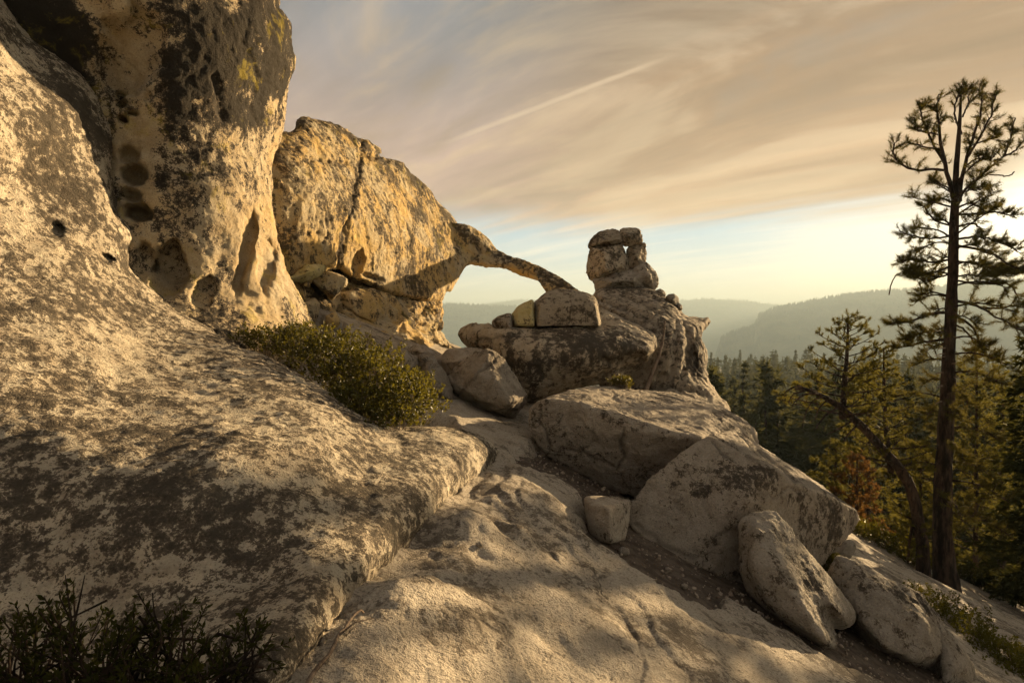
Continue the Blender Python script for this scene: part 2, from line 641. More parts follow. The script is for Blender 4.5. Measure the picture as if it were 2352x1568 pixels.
def granite(name, light=(0.50, 0.41, 0.29), mid=(0.36, 0.285, 0.195), dark=(0.036, 0.030, 0.024), lichen=0.45, gs=16.0, patch=2.2,
            ochre=0.0, streak=0.0, bump=0.8, speck=0.5, yellow=0.0, white=0.0, cover=0.9, bd=0.03, cracks=0.0, crack_scale=2.6):
    """lichen: share of the surface under dark crust; gs: grain of that crust per metre; patch: size of its thick and thin areas"""
    m, t = material(name)
    pos = t.n('ShaderNodeNewGeometry').outputs['Position']
    a1 = t.n('ShaderNodeAttribute', attribute_name='stain').outputs['Fac']
    a2 = t.n('ShaderNodeAttribute', attribute_name='crack').outputs['Fac']
    n1 = t.noise(pos, patch, 4, 0.6, 0.4)
    n2 = t.noise(pos, gs, 5, 0.72)
    n3 = t.noise(pos, gs * 4.5, 3, 0.75)
    nm = t.noise(t.vmath('ADD', pos, (7.3, 1.9, 4.4)), patch * 3.1, 4, 0.65, 0.3)
    c = t.mix(t.ramp(nm, 0.36, 0.64), light, mid)
    if ochre:
        n5 = t.noise(t.vmath('ADD', pos, (3.1, 8.2, 5.5)), 1.3, 5, 0.62, 0.6)
        c = t.mix(t.math('MULTIPLY', t.ramp(n5, 0.40, 0.60), ochre), c, (0.55, 0.36, 0.115))
    if white:
        n6 = t.noise(t.vmath('ADD', pos, (1.1, 5.2, 9.5)), patch * 2.6, 6, 0.7, 0.3)
        c = t.mix(t.math('MULTIPLY', t.ramp(n6, 0.50, 0.58), white), c, (0.60, 0.51, 0.375))
    if cracks:
        c = t.vmath('SCALE', c, None, t.ramp(t.n('ShaderNodeObjectInfo').outputs['Random'], 0.0, 1.0, 0.74, 1.08, smooth=False))
    # mineral grains, light and dark
    c = t.mix(t.math('MULTIPLY', t.ramp(n3, 0.54, 0.68), speck), c, (0.13, 0.10, 0.072))
    c = t.mix(t.math('MULTIPLY', t.ramp(n3, 0.44, 0.30), speck * 0.7), c, (0.66, 0.56, 0.42))
    # dark crust: a density field decides how many grains are covered
    dens = t.math('ADD', t.math('MULTIPLY', t.math('SUBTRACT', n1, 0.5), 1.5), t.math('MULTIPLY', t.math('SUBTRACT', nm, 0.5), 0.7))
    if streak:
        sx = t.vmath('MULTIPLY', pos, (1.0, 1.0, 0.14))
        ns = t.noise(sx, 5.0, 4, 0.65, 0.2)
        dens = t.math('ADD', dens, t.math('MULTIPLY', t.math('SUBTRACT', ns, 0.5), streak))
    dens = t.math('ADD', dens, t.math('MULTIPLY', a1, 0.40))
    dens = t.math('ADD', dens, lichen - 0.5)
    lm = t.math('ADD', t.math('MULTIPLY', t.math('SUBTRACT', n2, 0.5), 2.1), t.math('MULTIPLY', t.math('SUBTRACT', n3, 0.5), 1.1))
    lm = t.math('ADD', lm, dens)
    lf = t.ramp(lm, 0.0, 0.10)
    dk = t.mix(t.ramp(lm, 0.03, 0.40), (0.135, 0.106, 0.075), dark)
    c = t.mix(t.math('MULTIPLY', lf, cover), c, dk)
    if yellow:
        n7 = t.noise(t.vmath('ADD', pos, (6.1, 2.2, 0.5)), 2.6, 6, 0.68, 0.4)
        c = t.mix(t.math('MULTIPLY', t.ramp(n7, 0.56, 0.66), yellow), c, (0.42, 0.33, 0.04))
    hb = t.math('ADD', t.math('MULTIPLY', n2, 1.0), t.math('MULTIPLY', n3, 0.5))
    if cracks:
        wp = t.n('ShaderNodeTexNoise'); wp.inputs['Scale'].default_value = 3.5; wp.inputs['Detail'].default_value = 3
        t.link(pos, wp.inputs['Vector'])
        wv = t.vmath('ADD', pos, t.vmath('SCALE', wp.outputs['Color'], None, 0.34))
        vo = t.n('ShaderNodeTexVoronoi', feature='DISTANCE_TO_EDGE'); vo.inputs['Scale'].default_value = crack_scale
        t.link(wv, vo.inputs['Vector'])
        cr = t.math('MULTIPLY', t.ramp(vo.outputs['Distance'], 0.004, 0.022, 1.0, 0.0), t.ramp(n1, 0.47, 0.60))
        c = t.mix(t.math('MULTIPLY', cr, cracks), c, (0.07, 0.055, 0.042))
        hb = t.math('SUBTRACT', hb, t.math('MULTIPLY', cr, 0.5 * cracks))
    c = t.mix(t.math('MULTIPLY', a2, 0.55), c, (0.06, 0.05, 0.040))
    finish(t, c, 0.92, hb, bump, bd, spec=0.15)
    return m


M = {}
M['cliff'] = granite('cliff_granite', dark=(0.018, 0.016, 0.014), cover=0.97, light=(0.46, 0.385, 0.265), mid=(0.34, 0.27, 0.175), lichen=0.55, gs=15, patch=1.5, yellow=0.35, streak=0.25, speck=0.6, ochre=0.3, bd=0.05)
M['slab'] = granite('slab_granite', light=(0.48, 0.42, 0.32), mid=(0.35, 0.29, 0.21), lichen=0.58, gs=17, patch=2.0, speck=0.6, white=0.7, bd=0.05)
M['arch'] = granite('arch_granite', light=(0.50, 0.42, 0.28), mid=(0.42, 0.33, 0.19), lichen=0.43, gs=11, patch=1.2, streak=1.5, ochre=0.75, yellow=0.25, bd=0.07)
M['streaked'] = granite('streaked_granite', light=(0.46, 0.39, 0.29), mid=(0.38, 0.31, 0.22), lichen=0.44, gs=13, patch=1.2, streak=1.2, bd=0.05, cracks=0.4)
M['outcrop'] = granite('outcrop_granite', light=(0.46, 0.39, 0.29), mid=(0.37, 0.30, 0.215), lichen=0.47, gs=12, patch=1.5, streak=0.5, bd=0.06, cracks=0.4)
M['boulder'] = granite('boulder_granite', light=(0.40, 0.345, 0.275), mid=(0.31, 0.26, 0.20), lichen=0.30, gs=15, patch=1.8, speck=0.6, bd=0.06, cracks=0.5)
M['spotted'] = granite('spotted_granite', light=(0.39, 0.345, 0.285), mid=(0.30, 0.26, 0.205), lichen=0.36, gs=13, patch=2.2, speck=0.6, bd=0.06, cracks=0.5)
M['yellow'] = granite('lichen_granite', light=(0.48, 0.41, 0.22), mid=(0.42, 0.36, 0.15), lichen=0.30, gs=13, yellow=0.8)


def ground_material():
    m, t = material('ground_granite')
    pos = t.n('ShaderNodeNewGeometry').outputs['Position']
    n1 = t.noise(pos, 0.9, 5, 0.6, 0.3)
    n2 = t.noise(pos, 14.0, 5, 0.72)
    n3 = t.noise(pos, 60.0, 3, 0.75)
    nm = t.noise(t.vmath('ADD', pos, (2.0, 4.0, 1.0)), 4.0, 4, 0.65, 0.3)
    c = t.mix(t.ramp(nm, 0.36, 0.64), (0.43, 0.375, 0.30), (0.345, 0.295, 0.228))
    c = t.mix(t.math('MULTIPLY', t.ramp(n3, 0.53, 0.64), 0.7), c, (0.14, 0.115, 0.088))
    c = t.mix(t.math('MULTIPLY', t.ramp(n3, 0.44, 0.30), 0.45), c, (0.67, 0.58, 0.45))
    lm = t.math('ADD', t.math('MULTIPLY', t.math('SUBTRACT', n2, 0.5), 1.6), t.math('MULTIPLY', t.math('SUBTRACT', n3, 0.5), 0.6))
    lm = t.math('ADD', lm, t.math('ADD', t.math('MULTIPLY', t.math('SUBTRACT', n1, 0.5), 1.8), t.math('MULTIPLY', t.math('SUBTRACT', nm, 0.5), 0.8)))
    c = t.mix(t.math('MULTIPLY', t.ramp(lm, 0.04, 0.24), 0.8), c, (0.11, 0.088, 0.066))
    vo = t.n('ShaderNodeTexVoronoi', feature='DISTANCE_TO_EDGE'); vo.inputs['Scale'].default_value = 1.1
    wp = t.n('ShaderNodeTexNoise'); wp.inputs['Scale'].default_value = 2.2; wp.inputs['Detail'].default_value = 4
    t.link(pos, wp.inputs['Vector'])
    t.link(t.vmath('MULTIPLY', t.vmath('ADD', pos, t.vmath('SCALE', wp.outputs['Color'], None, 0.7)), (1.0, 0.45, 1.0)), vo.inputs['Vector'])
    cr = t.math('MULTIPLY', t.ramp(vo.outputs['Distance'], 0.003, 0.014, 1.0, 0.0), t.ramp(nm, 0.48, 0.60))
    c = t.mix(t.math('MULTIPLY', cr, 0.6), c, (0.09, 0.072, 0.055))
    # woodland floor further off
    far = t.n('ShaderNodeAttribute', attribute_name='woodland').outputs['Fac']
    nf = t.noise(pos, 0.06, 6, 0.6)
    wc = t.mix(t.ramp(nf, 0.58, 0.68), (0.055, 0.045, 0.022), (0.22, 0.18, 0.14))
    wc = t.mix(t.ramp(t.noise(pos, 0.35, 5, 0.6), 0.45, 0.65), wc, (0.05, 0.06, 0.018))
    c = t.mix(far, c, wc)
    hb = t.math('ADD', t.math('MULTIPLY', n2, 0.45), t.math('MULTIPLY', n3, 0.8))
    hb = t.math('SUBTRACT', hb, t.math('MULTIPLY', cr, 0.4))
    finish(t, c, 0.92, hb, 0.9, 0.028, spec=0.15)
    return m


M['ground'] = ground_material()


def simple(name, c1, c2, scale, rough=0.9, bump=0.5, bd=0.02, trans=None, stretch=None, detail=6, spec=0.2, lo=0.38, hi=0.64):
    m, t = material(name)
    pos = t.n('ShaderNodeNewGeometry').outputs['Position']
    if stretch:
        pos = t.vmath('MULTIPLY', pos, stretch)
    n1 = t.noise(pos, scale, detail, 0.65)
    c = t.mix(t.ramp(n1, lo, hi), c1, c2)
    finish(t, c, rough, t.noise(pos, scale * 3, 6, 0.65), bump, bd, spec, trans)
    return m


M['soil'] = simple('soil_brown', (0.080, 0.062, 0.048), (0.15, 0.118, 0.090), 9.0, 0.95, 0.9, 0.03)
M['gravel'] = simple('gravel_stone', (0.20, 0.15, 0.11), (0.42, 0.35, 0.27), 14.0, 0.92, 0.4, 0.01)
M['bark'] = simple('pine_bark', (0.016, 0.012, 0.009), (0.080, 0.052, 0.036), 10.0, 0.95, 1.0, 0.09, stretch=(1, 1, 0.25))
M['deadwood'] = simple('dead_wood', (0.10, 0.070, 0.050), (0.22, 0.165, 0.12), 14.0, 0.9, 0.8, 0.02, stretch=(1, 1, 0.3))
M['twig'] = simple('grey_twig', (0.12, 0.09, 0.065), (0.24, 0.19, 0.14), 18.0, 0.9, 0.4, 0.01)


def leaf_mat(name, c1, c2, tr, tf, rough=0.8, spec=0.06, scale=3.0):
    m, t = material(name)
    pos = t.n('ShaderNodeNewGeometry').outputs['Position']
    n1 = t.noise(pos, scale, 4, 0.7)
    n2 = t.noise(pos, scale * 14, 2, 0.5)
    c = t.mix(t.ramp(t.math('ADD', t.math('MULTIPLY', n1, 0.6), t.math('MULTIPLY', n2, 0.4)), 0.38, 0.62), c1, c2)
    finish(t, c, rough, None, spec=spec, trans=(tr, tf))
    return m


M['needle'] = leaf_mat('pine_needles', (0.028, 0.030, 0.010), (0.056, 0.053, 0.016), (0.14, 0.115, 0.024), 0.38)
M['needle_gold'] = leaf_mat('pine_needles_gold', (0.038, 0.040, 0.010), (0.078, 0.070, 0.017), (0.185, 0.160, 0.030), 0.42)
M['needle_red'] = leaf_mat('dry_needles', (0.085, 0.050, 0.022), (0.13, 0.075, 0.032), (0.22, 0.11, 0.03), 0.4)
M['fir'] = leaf_mat('fir_needles', (0.018, 0.024, 0.009), (0.040, 0.046, 0.014), (0.09, 0.085, 0.018), 0.3)
M['forest'] = leaf_mat('forest_needles', (0.026, 0.032, 0.012), (0.056, 0.056, 0.020), (0.10, 0.095, 0.028), 0.33, scale=0.25)
M['oak_leaf'] = leaf_mat('shrub_leaves', (0.034, 0.036, 0.007), (0.078, 0.074, 0.013), (0.17, 0.145, 0.014), 0.36, rough=0.5, spec=0.3)
M['fore_leaf'] = leaf_mat('shade_toned_shrub_leaves', (0.016, 0.019, 0.005), (0.040, 0.042, 0.009), (0.06, 0.065, 0.010), 0.3, rough=0.5)  # leaf colour lowered, so the corner's shade is painted into it
M['mat_leaf'] = leaf_mat('low_shrub_leaves', (0.035, 0.040, 0.006), (0.085, 0.080, 0.012), (0.16, 0.14, 0.012), 0.35, rough=0.4)
M['hill'] = simple('wooded_hill', (0.035, 0.042, 0.018), (0.080, 0.080, 0.034), 0.010, 0.95, 0.8, 8.0)

# ------------------------------------------------------------------ ground
DIRT = r5([(930, 395), (905, 440), (905, 465), (1050, 530), (1150, 580), (1225, 640), (1250, 690), (1240, 770), (1200, 800), (1300, 870),
           (1450, 960), (1600, 1040), (1840, 1180)]) + \
    r6([(800, 1155), (1000, 1270), (1150, 1370), (1330, 1480), (1500, 1560), (1700, 1640), (1950, 1640), (1800, 1300), (1400, 1000), (900, 800),
        (300, 560), (100, 520)]) + r5([(1250, 470), (1050, 390)])
DIRT = [(p[0], p[1]) for p in DIRT]


def plane_depth(px, py):
    """depth at which a pixel's ray meets the near ground plane"""
    r = ray(px, py)
    return -1.4 / (r[..., 2] + 0.46 * r[..., 0])


_dp = np.array(DIRT)
DIRT_XY = P(_dp[:, 0], _dp[:, 1], plane_depth(_dp[:, 0], _dp[:, 1]))[:, :2]

BUMPS = []       # x, y, rx, ry, rot, h
for (bx, by, rx, ry, rot, h) in ((560, 740, 0.42, 0.16, -0.6, 0.07), (760, 800, 0.18, 0.10, -0.4, 0.075), (930, 830, 0.22, 0.07, -0.7, 0.05),
                                 (1000, 860, 0.10, 0.06, 0, 0.05), (690, 815, 0.07, 0.05, 0, 0.05), (1000, 960, 0.8, 0.30, -0.75, 0.10),
                                 (600, 1230, 0.42, 0.20, 0.2, 0.06), (1150, 1240, 0.7, 0.22, -0.4, 0.06), (1060, 700, 0.7, 0.35, -0.9, 0.05)):
    vx, vy = 752.6 + 0.4602 * bx, 846.7 + 0.4602 * by
    p = P(vx, vy, plane_depth(np.array(vx), np.array(vy)))
    BUMPS.append((p[0], p[1], rx, ry, rot, h))


CREASE = [(560, 1700), (640, 1568), (760, 1400), (860, 1290), (980, 1170), (1060, 1110), (1135, 1050)]
_cr = np.array(CREASE, float)
CREASE_XY = P(_cr[:, 0], _cr[:, 1], plane_depth(_cr[:, 0], _cr[:, 1]))[:, :2]
SLAB_XY = np.concatenate([CREASE_XY, [[-0.6, 6.2], [-3.2, 6.6], [-9, 6.6], [-9, -3], [-1.2, -3]]])


def terrain(x, y, detail=True):
    x = np.asarray(x, float); y = np.asarray(y, float)
    r = np.hypot(x, y)
    near = -1.4 - 0.46 * np.clip(x, -40, 26)
    near = near - 0.28 * np.exp(-(((x - 9.2) / 1.3) ** 2 + ((y - 12.0) / 0.9) ** 2))
    near = near - 0.30 * np.maximum(0, y - 13.4 - 0.10 * np.maximum(0, x - 7)) ** 1.15 - 0.22 * np.maximum(0, -y - 6)
    valley = -18.0 - 22.0 * smoothstep(20, 150, r) - 170 * smoothstep(380, 1500, r)
    p3 = np.stack([x, y, np.zeros_like(x)], 1)
    valley = valley + 5.0 * fbm(p3, 1 / 90.0, 3, 0.5, 201)
    z = near + (valley - near) * smoothstep(18, 48, r)
    dirt = np.zeros_like(x)
    if detail:
        m = r < 16
        pm = p3[m]
        zz = 0.055 * fbm(pm, 0.5, 2, 0.45, 301) + 0.010 * fbm(pm, 2.6, 2, 0.55, 305) + 0.010 * fbm(pm, 9.0, 3, 0.65, 309)
        zz += 0.022 * (np.abs(fbm(pm * np.array([1.0, 0.45, 1.0]), 1.1, 3, 0.5, 333)) - 0.2)
        lp = fbm(pm * np.array([1.0, 0.55, 1.0]) + 0.02 * fbm(pm, 6.0, 2, 0.6, 391)[:, None], 0.75, 3, 0.5, 395)
        for lv in (-0.22, 0.03, 0.26):                     # thin exfoliation lips
            zz += 0.016 * smoothstep(lv, lv + 0.018, lp)
        for (bx, by, rx, ry, rot, h) in BUMPS:
            c, s_ = math.cos(rot), math.sin(rot)
            u = ((pm[:, 0] - bx) * c + (pm[:, 1] - by) * s_) / rx; v = (-(pm[:, 0] - bx) * s_ + (pm[:, 1] - by) * c) / ry
            rr = np.sqrt(u * u + v * v) * (1 + 0.25 * fbm(pm, 4.0, 2, 0.5, 341))
            zz += h * (0.75 if h < 0.08 else 0.5) * smoothstep(1.3, 0.35, rr)
        ww = pm[:, :2] + 0.10 * np.stack([fbm(pm, 3.0, 3, 0.6, 351), fbm(pm, 3.0, 3, 0.6, 357)], 1)
        sd = seg_dist(ww, DIRT_XY); ins = inside(ww, DIRT_XY)
        sd = np.where(ins, sd, -sd)
        k = smoothstep(-0.02, 0.10, sd)
        zz = zz * (1 - 0.5 * k) - 0.13 * k
        sl = np.maximum(0, seg_dist(pm[:, :2], SLAB_XY) * inside(pm[:, :2], SLAB_XY) - 0.02 - 0.06 * np.clip(fbm(pm, 2.3, 2, 0.5, 381) + 0.2, 0, 1))
        zz -= 0.085 * np.exp(-(seg_dist(pm[:, :2], CREASE_XY, closed=False) / 0.17) ** 2)
        zz -= np.minimum(1.2 * sl, 2.0) + 0.25 * np.maximum(0, -pm[:, 0] - 0.6) * (pm[:, 1] < 9)
        z[m] += zz
        dirt[m] = k
    return z, dirt


def height(x, y):
    return float(terrain(np.array([x]), np.array([y]))[0][0])


def build_ground():
    az = np.concatenate([np.linspace(-180, -62, 60)[:-1], np.linspace(-62, 62, 560), np.linspace(62, 180, 60)[1:]])
    rr = [0.25]
    while rr[-1] < 6500:
        rr.append(rr[-1] * (1.011 if 1.0 < rr[-1] < 14 else 1.05))
    rr = np.array(rr)
    A, RR = np.meshgrid(np.radians(az), rr)
    x = (RR * np.sin(A)).ravel(); y = (RR * np.cos(A)).ravel()
    z, d = terrain(x, y)
    n = len(az); m = len(rr)
    i = np.arange(m - 1)[:, None] * n; j = np.arange(n - 1)[None]
    q = np.stack([i + j, i + j + 1, i + n + j + 1, i + n + j], -1).reshape(-1, 4)
    me = mesh_arrays('ground', np.stack([x, y, z], 1), q[:, ::-1])
    r = np.hypot(x, y)
    wl = smoothstep(14.6, 17.0, y - 0.12 * np.maximum(0, x - 7) + 1.2 * fbm(np.stack([x, y, 0 * x], 1), 0.5, 3, 0.5, 371))
    wl = np.maximum(wl, smoothstep(30, 40, r))
    attr(me, 'woodland', wl)
    smooth_shade(me)
    o = add_obj('ground', me, M['ground'])
    tag(o, 'bare sloping granite bedrock falling away to woodland', kind='structure')
    # loose soil filling the hollow along the boulders
    c0 = DIRT_XY.min(0) - 0.15; c1 = DIRT_XY.max(0) + 0.15
    gx, gy = np.meshgrid(np.arange(c0[0], c1[0], 0.035), np.arange(c0[1], c1[1], 0.035))
    h, w_ = gx.shape
    x = gx.ravel(); y = gy.ravel()
    p3 = np.stack([x, y, 0 * x], 1)
    z = -1.4 - 0.46 * x - 0.058 + 0.03 * fbm(p3, 1.2, 3, 0.5, 401) + 0.012 * fbm(p3, 9.0, 3, 0.6, 405)
    i = np.arange(h - 1)[:, None] * w_; j = np.arange(w_ - 1)[None]
    q = np.stack([i + j, i + j + 1, i + w_ + j + 1, i + w_ + j], -1).reshape(-1, 4)
    keep = inside(p3[:, :2], DIRT_XY) | (seg_dist(p3[:, :2], DIRT_XY) < 0.10)
    q = q[keep[q].all(1)]
    me = mesh_arrays('soil', np.stack([x, y, z], 1), q)
    smooth_shade(me)
    o = add_obj('soil', me, M['soil'])
    tag(o, 'dark loose soil filling the hollow along the boulders', kind='structure')


build_ground()


# ------------------------------------------------------------------ rocks
def rock(name, label, me, mat, cat='rock', group=None, parent=None):
    v = get_co(me)
    base = np.array([v[:, 0].mean(), v[:, 1].mean(), v[:, 2].min()])
    if parent is None:
        set_co(me, v - base)
        o = add_obj(name, me, mat)
        o.location = base
        tag(o, label, cat, group)
    else:
        set_co(me, v - np.array(parent.location))
        o = add_obj(name, me, mat, parent)
        if label:
            o['label'] = label
    return o


WALL_IN = (-0.45, 0.88, 0.10)

# --- left slab with its upper lobe
slab_out = [(-320, -160), (20, -160), (30, 0), (75, 80), (150, 130), (190, 155), (225, 200), (250, 245), (272, 290), (285, 330), (268, 365),
            (265, 395), (268, 440), (275, 485), (310, 525), (318, 545), (302, 570), (300, 615), (345, 655), (400, 702), (470, 747), (515, 777),
            (560, 800), (620, 825), (690, 862), (760, 905), (830, 950), (880, 980), (960, 980), (1010, 978), (1060, 986), (1115, 1005),
            (1148, 1040), (1135, 1080), (1090, 1140), (1020, 1210), (960, 1270), (900, 1350), (840, 1460), (740, 1620), (680, 1760), (-320, 1760)]
slab_ctrl = [(800, 1290, 2.37), (740, 1390, 2.01), (680, 1480, 1.77), (900, 1200, 2.90), (1000, 1110, 3.68), (1075, 1050, 4.5), (1130, 1060, 5.05), (980, 1170, 3.36), (860, 1290, 2.54), (640, 1568, 1.66), (1090, 1140, 4.7), (1020, 1215, 4.0), (900, 1350, 3.0), (740, 1620, 2.15),
             (800, 1200, 2.72), (600, 1300, 2.34), (400, 1400, 2.12), (200, 1500, 1.98), (0, 1500, 1.95), (0, 1200, 2.34), (0, 900, 2.85),
             (200, 1000, 2.76), (500, 1000, 3.02), (700, 1000, 3.40), (900, 1050, 3.90), (1050, 1000, 4.95), (700, 870, 4.6), (520, 780, 5.0),
             (400, 720, 5.1), (300, 650, 5.0), (200, 700, 4.2), (0, 600, 3.9), (150, 500, 4.7), (280, 480, 5.4), (0, 300, 4.3), (150, 250, 5.0),
             (260, 300, 5.6), (0, 50, 4.8), (60, 50, 5.3), (-300, 300, 3.7), (-300, 1000, 2.35), (-300, 1650, 1.75), (680, 1740, 1.9), (90, 400, 4.7)]
slab = shell(slab_out, slab_ctrl, 2.2, edge_px=45, edge_d=0.35)
me = rock_mesh([slab], 0.024, 4, amp=0.6, size=0.9, seed=1, fine=1.3,
               pockets=[(128, 525, 20, 20, 0, 0.22, WALL_IN), (242, 592, 24, 12, 0.3, 0.20, WALL_IN)],
               grooves=[([(450, 690), (430, 700), (360, 690)], 0.02, 0.02), ([(838, 1080), (850, 1130), (858, 1200), (872, 1260), (880, 1330)], 0.03, 0.014)],
               stains=[('e', 110, 400, 60, 120, 0, 0.5), ('e', 180, 330, 80, 110, 0.3, 0.45), ('e', 200, 470, 90, 80, 0.2, 0.45),
                       ('e', 220, 1140, 220, 90, 0, 0.6), ('e', 440, 1190, 130, 90, 0, 0.45), ('e', 120, 1280, 160, 60, 0, 0.4)])
rock('granite_slab', 'huge lichen-mottled granite slab sloping up from the bedrock floor at lower left', me, M['slab'], 'rock slab')

# --- cliff behind it
cliff_out = [(-60, -160), (640, -160), (645, 0), (640, 15), (660, 40), (668, 65), (668, 100), (675, 155), (660, 195), (655, 230), (652, 280), (640, 330),
             (625, 370), (620, 400), (622, 480), (640, 560), (655, 620), (690, 690), (715, 745), (722, 790), (690, 840), (600, 850), (480, 800), (300, 720), (150, 620),
             (60, 300)]
cliff_ctrl = [(250, 150, 5.5), (310, 300, 5.65), (310, 450, 5.6), (330, 600, 5.5), (420, 690, 5.55), (520, 770, 5.6), (600, 810, 5.8), (400, 100, 5.5),
              (250, 50, 5.3), (500, 50, 5.8), (600, 100, 6.4), (660, 150, 7.1), (400, 350, 5.75), (450, 350, 5.9), (550, 300, 6.35), (640, 350, 7.4),
              (450, 550, 5.85), (580, 550, 6.45), (620, 480, 7.0), (650, 620, 6.9), (700, 740, 7.0), (100, 0, 5.2), (100, 400, 5.6), (580, 420, 6.5),
              (380, 230, 5.6), (540, 680, 6.05)]
cliff = shell(cliff_out, cliff_ctrl, 2.4, edge_px=40, edge_d=0.45)
me = rock_mesh([cliff], 0.025, 3, amp=0.75, size=1.0, seed=2, fine=1.15, blocky=0.03,
               pockets=[(272, 213, 17, 14, 0, 0.22, WALL_IN), (280, 237, 16, 11, 0, 0.22, WALL_IN), (305, 260, 17, 11, 0.2, 0.25, WALL_IN),
                        (285, 273, 18, 12, 0.5, 0.25, WALL_IN), (296, 352, 27, 20, 0.25, 0.24, WALL_IN), (307, 401, 36, 27, -0.2, 0.34, WALL_IN),
                        (299, 447, 28, 16, 0.3, 0.26, WALL_IN), (319, 487, 40, 25, 0.15, 0.46, WALL_IN), (328, 598, 28, 46, 0.1, 0.25, WALL_IN),
                        (388, 622, 46, 72, 0.05, 0.42, WALL_IN), (566, 575, 20, 118, 0.23, 0.26, WALL_IN), (612, 610, 24, 72, 0.1, 0.18, WALL_IN),
                        (470, 665, 26, 46, 0.35, 0.16, WALL_IN), (300, 120, 90, 110, 0.2, 0.25, WALL_IN)],
               grooves=[([(500, 180), (508, 230), (512, 270)], 0.04, 0.05)],
               stains=[('e', 590, 110, 110, 130, 0.2, 1.7), ('e', 440, 160, 70, 130, 0.2, 1.3), ('e', 120, 70, 80, 120, -0.4, 1.7), ('e', 480, 40, 70, 80, 0, 1.0), ('e', 530, 250, 80, 60, 0, 0.9),
                       ('e', 430, 400, 90, 120, 0, 0.4), ('e', 315, 400, 50, 150, 0, -1.3), ('e', 600, 600, 90, 170, 0, -0.8), ('e', 400, 640, 110, 80, 0, -0.6), ('e', 310, 150, 60, 90, 0, -0.6)])
rock('cliff_face', 'tall overhanging granite cliff pitted with hollows and black lichen, beside the arch rock', me, M['cliff'], 'cliff')

# --- arch rock
arch_root = empty('arch_rock', P(860, 800, np.array(11.0)))
tag(arch_root, 'golden granite fin ending in a thin natural arch over a gap', 'rock arch')
body_out = r2([(40, 250), (150, 212), (190, 215), (215, 195), (208, 170), (245, 148), (300, 158), (375, 178), (440, 205), (475, 235), (530, 250), (575, 280),
               (580, 305), (555, 315), (610, 325), (670, 345), (700, 385), (740, 415), (790, 465), (820, 515), (865, 555), (905, 605), (960, 615),
               (1000, 640), (1035, 670), (1065, 712), (1110, 735), (1160, 755), (1205, 772), (1250, 785), (1310, 815), (1350, 838), (1385, 868),
               (1425, 892), (1440, 930), (1300, 925), (1268, 878), (1250, 848), (1215, 835), (1180, 825), (1140, 808), (1110, 795), (1060, 790), (1010, 787), (960, 780),
               (940, 785), (915, 820), (890, 860), (868, 890), (850, 888), (838, 930), (780, 935), (700, 925), (620, 905), (560, 880), (480, 850),
               (430, 815), (390, 790), (335, 800), (275, 855), (215, 850), (160, 830), (40, 700)])
body_ctrl = r2([(60, 300, 8.7), (60, 700, 8.5), (250, 170, 10.0), (240, 400, 9.0), (240, 700, 8.9), (240, 830, 9.0), (450, 260, 11.2), (450, 500, 10.2),
                (450, 800, 10.1), (650, 380, 12.8), (640, 600, 11.6), (640, 860, 11.5), (800, 520, 14.2), (780, 700, 13.0), (800, 900, 12.8), (900, 650, 14.8),
                (860, 870, 13.6), (980, 700, 15.2), (1100, 765, 15.0), (1250, 815, 14.2), (1400, 900, 13.2)])
body = shell(body_out, body_ctrl, 1.5, edge_px=15, edge_d=0.28, step=7)
dark_band = [('s', r2([(150, 225), (240, 160), (375, 190), (475, 245), (575, 300)]), 14, 1.0), ('s', r2([(580, 335), (670, 360), (740, 430), (820, 530), (905, 620)]), 12, 0.9), ('s', r2([(230, 200), (300, 400)]), 10, 0.5), ('s', r2([(560, 340), (540, 520)]), 10, 0.45), ('s', r2([(650, 380), (610, 560)]), 10, 0.45),
             ('s', r2([(500, 240), (490, 350), (470, 450), (455, 550), (410, 650), (395, 780)]), 12, 0.6),
             ('e', *r2([(180, 300)])[0], 45, 90, 0, 0.7), ('e', *r2([(300, 190)])[0], 90, 30, 0.2, 0.5),
             ('s', r2([(760, 430), (730, 560), (700, 700)]), 18, 0.6), ('s', r2([(860, 560), (820, 650), (790, 740)]), 22, 0.75), ('e', *r2([(630, 360)])[0], 50, 40, 0.4, 0.6),
             ('s', r2([(905, 620), (1060, 720), (1250, 800), (1400, 880)]), 18, 0.7), ('s', r2([(580, 320), (700, 400), (860, 560)]), 14, 0.6)]
flakes = [hull_mesh(P(*np.array(p_, float).T)) for p_ in (
    r2([(880, 600, 14.7), (910, 603, 14.8), (962, 613, 15.2), (1000, 640, 15.4), (1062, 712, 15.5), (1075, 745, 15.3), (1010, 784, 15.2), (950, 780, 15.0), (930, 700, 14.8), (970, 660, 16.1), (1040, 740, 16.1), (900, 640, 15.8)]),
    r2([(1110, 733, 15.2), (1165, 752, 15.0), (1210, 772, 14.8), (1255, 790, 14.6), (1180, 824, 14.7), (1110, 796, 14.9), (1060, 770, 15.1), (1150, 770, 15.8), (1230, 800, 15.4)]),
    r3([(760, 372, 14.6), (800, 380, 14.5), (880, 412, 14.2), (960, 455, 13.9), (1030, 505, 13.6), (1085, 560, 13.3), (985, 560, 13.3), (870, 552, 13.5), (830, 500, 13.8), (860, 440, 14.9), (980, 500, 14.5), (1060, 560, 14.1)]))]
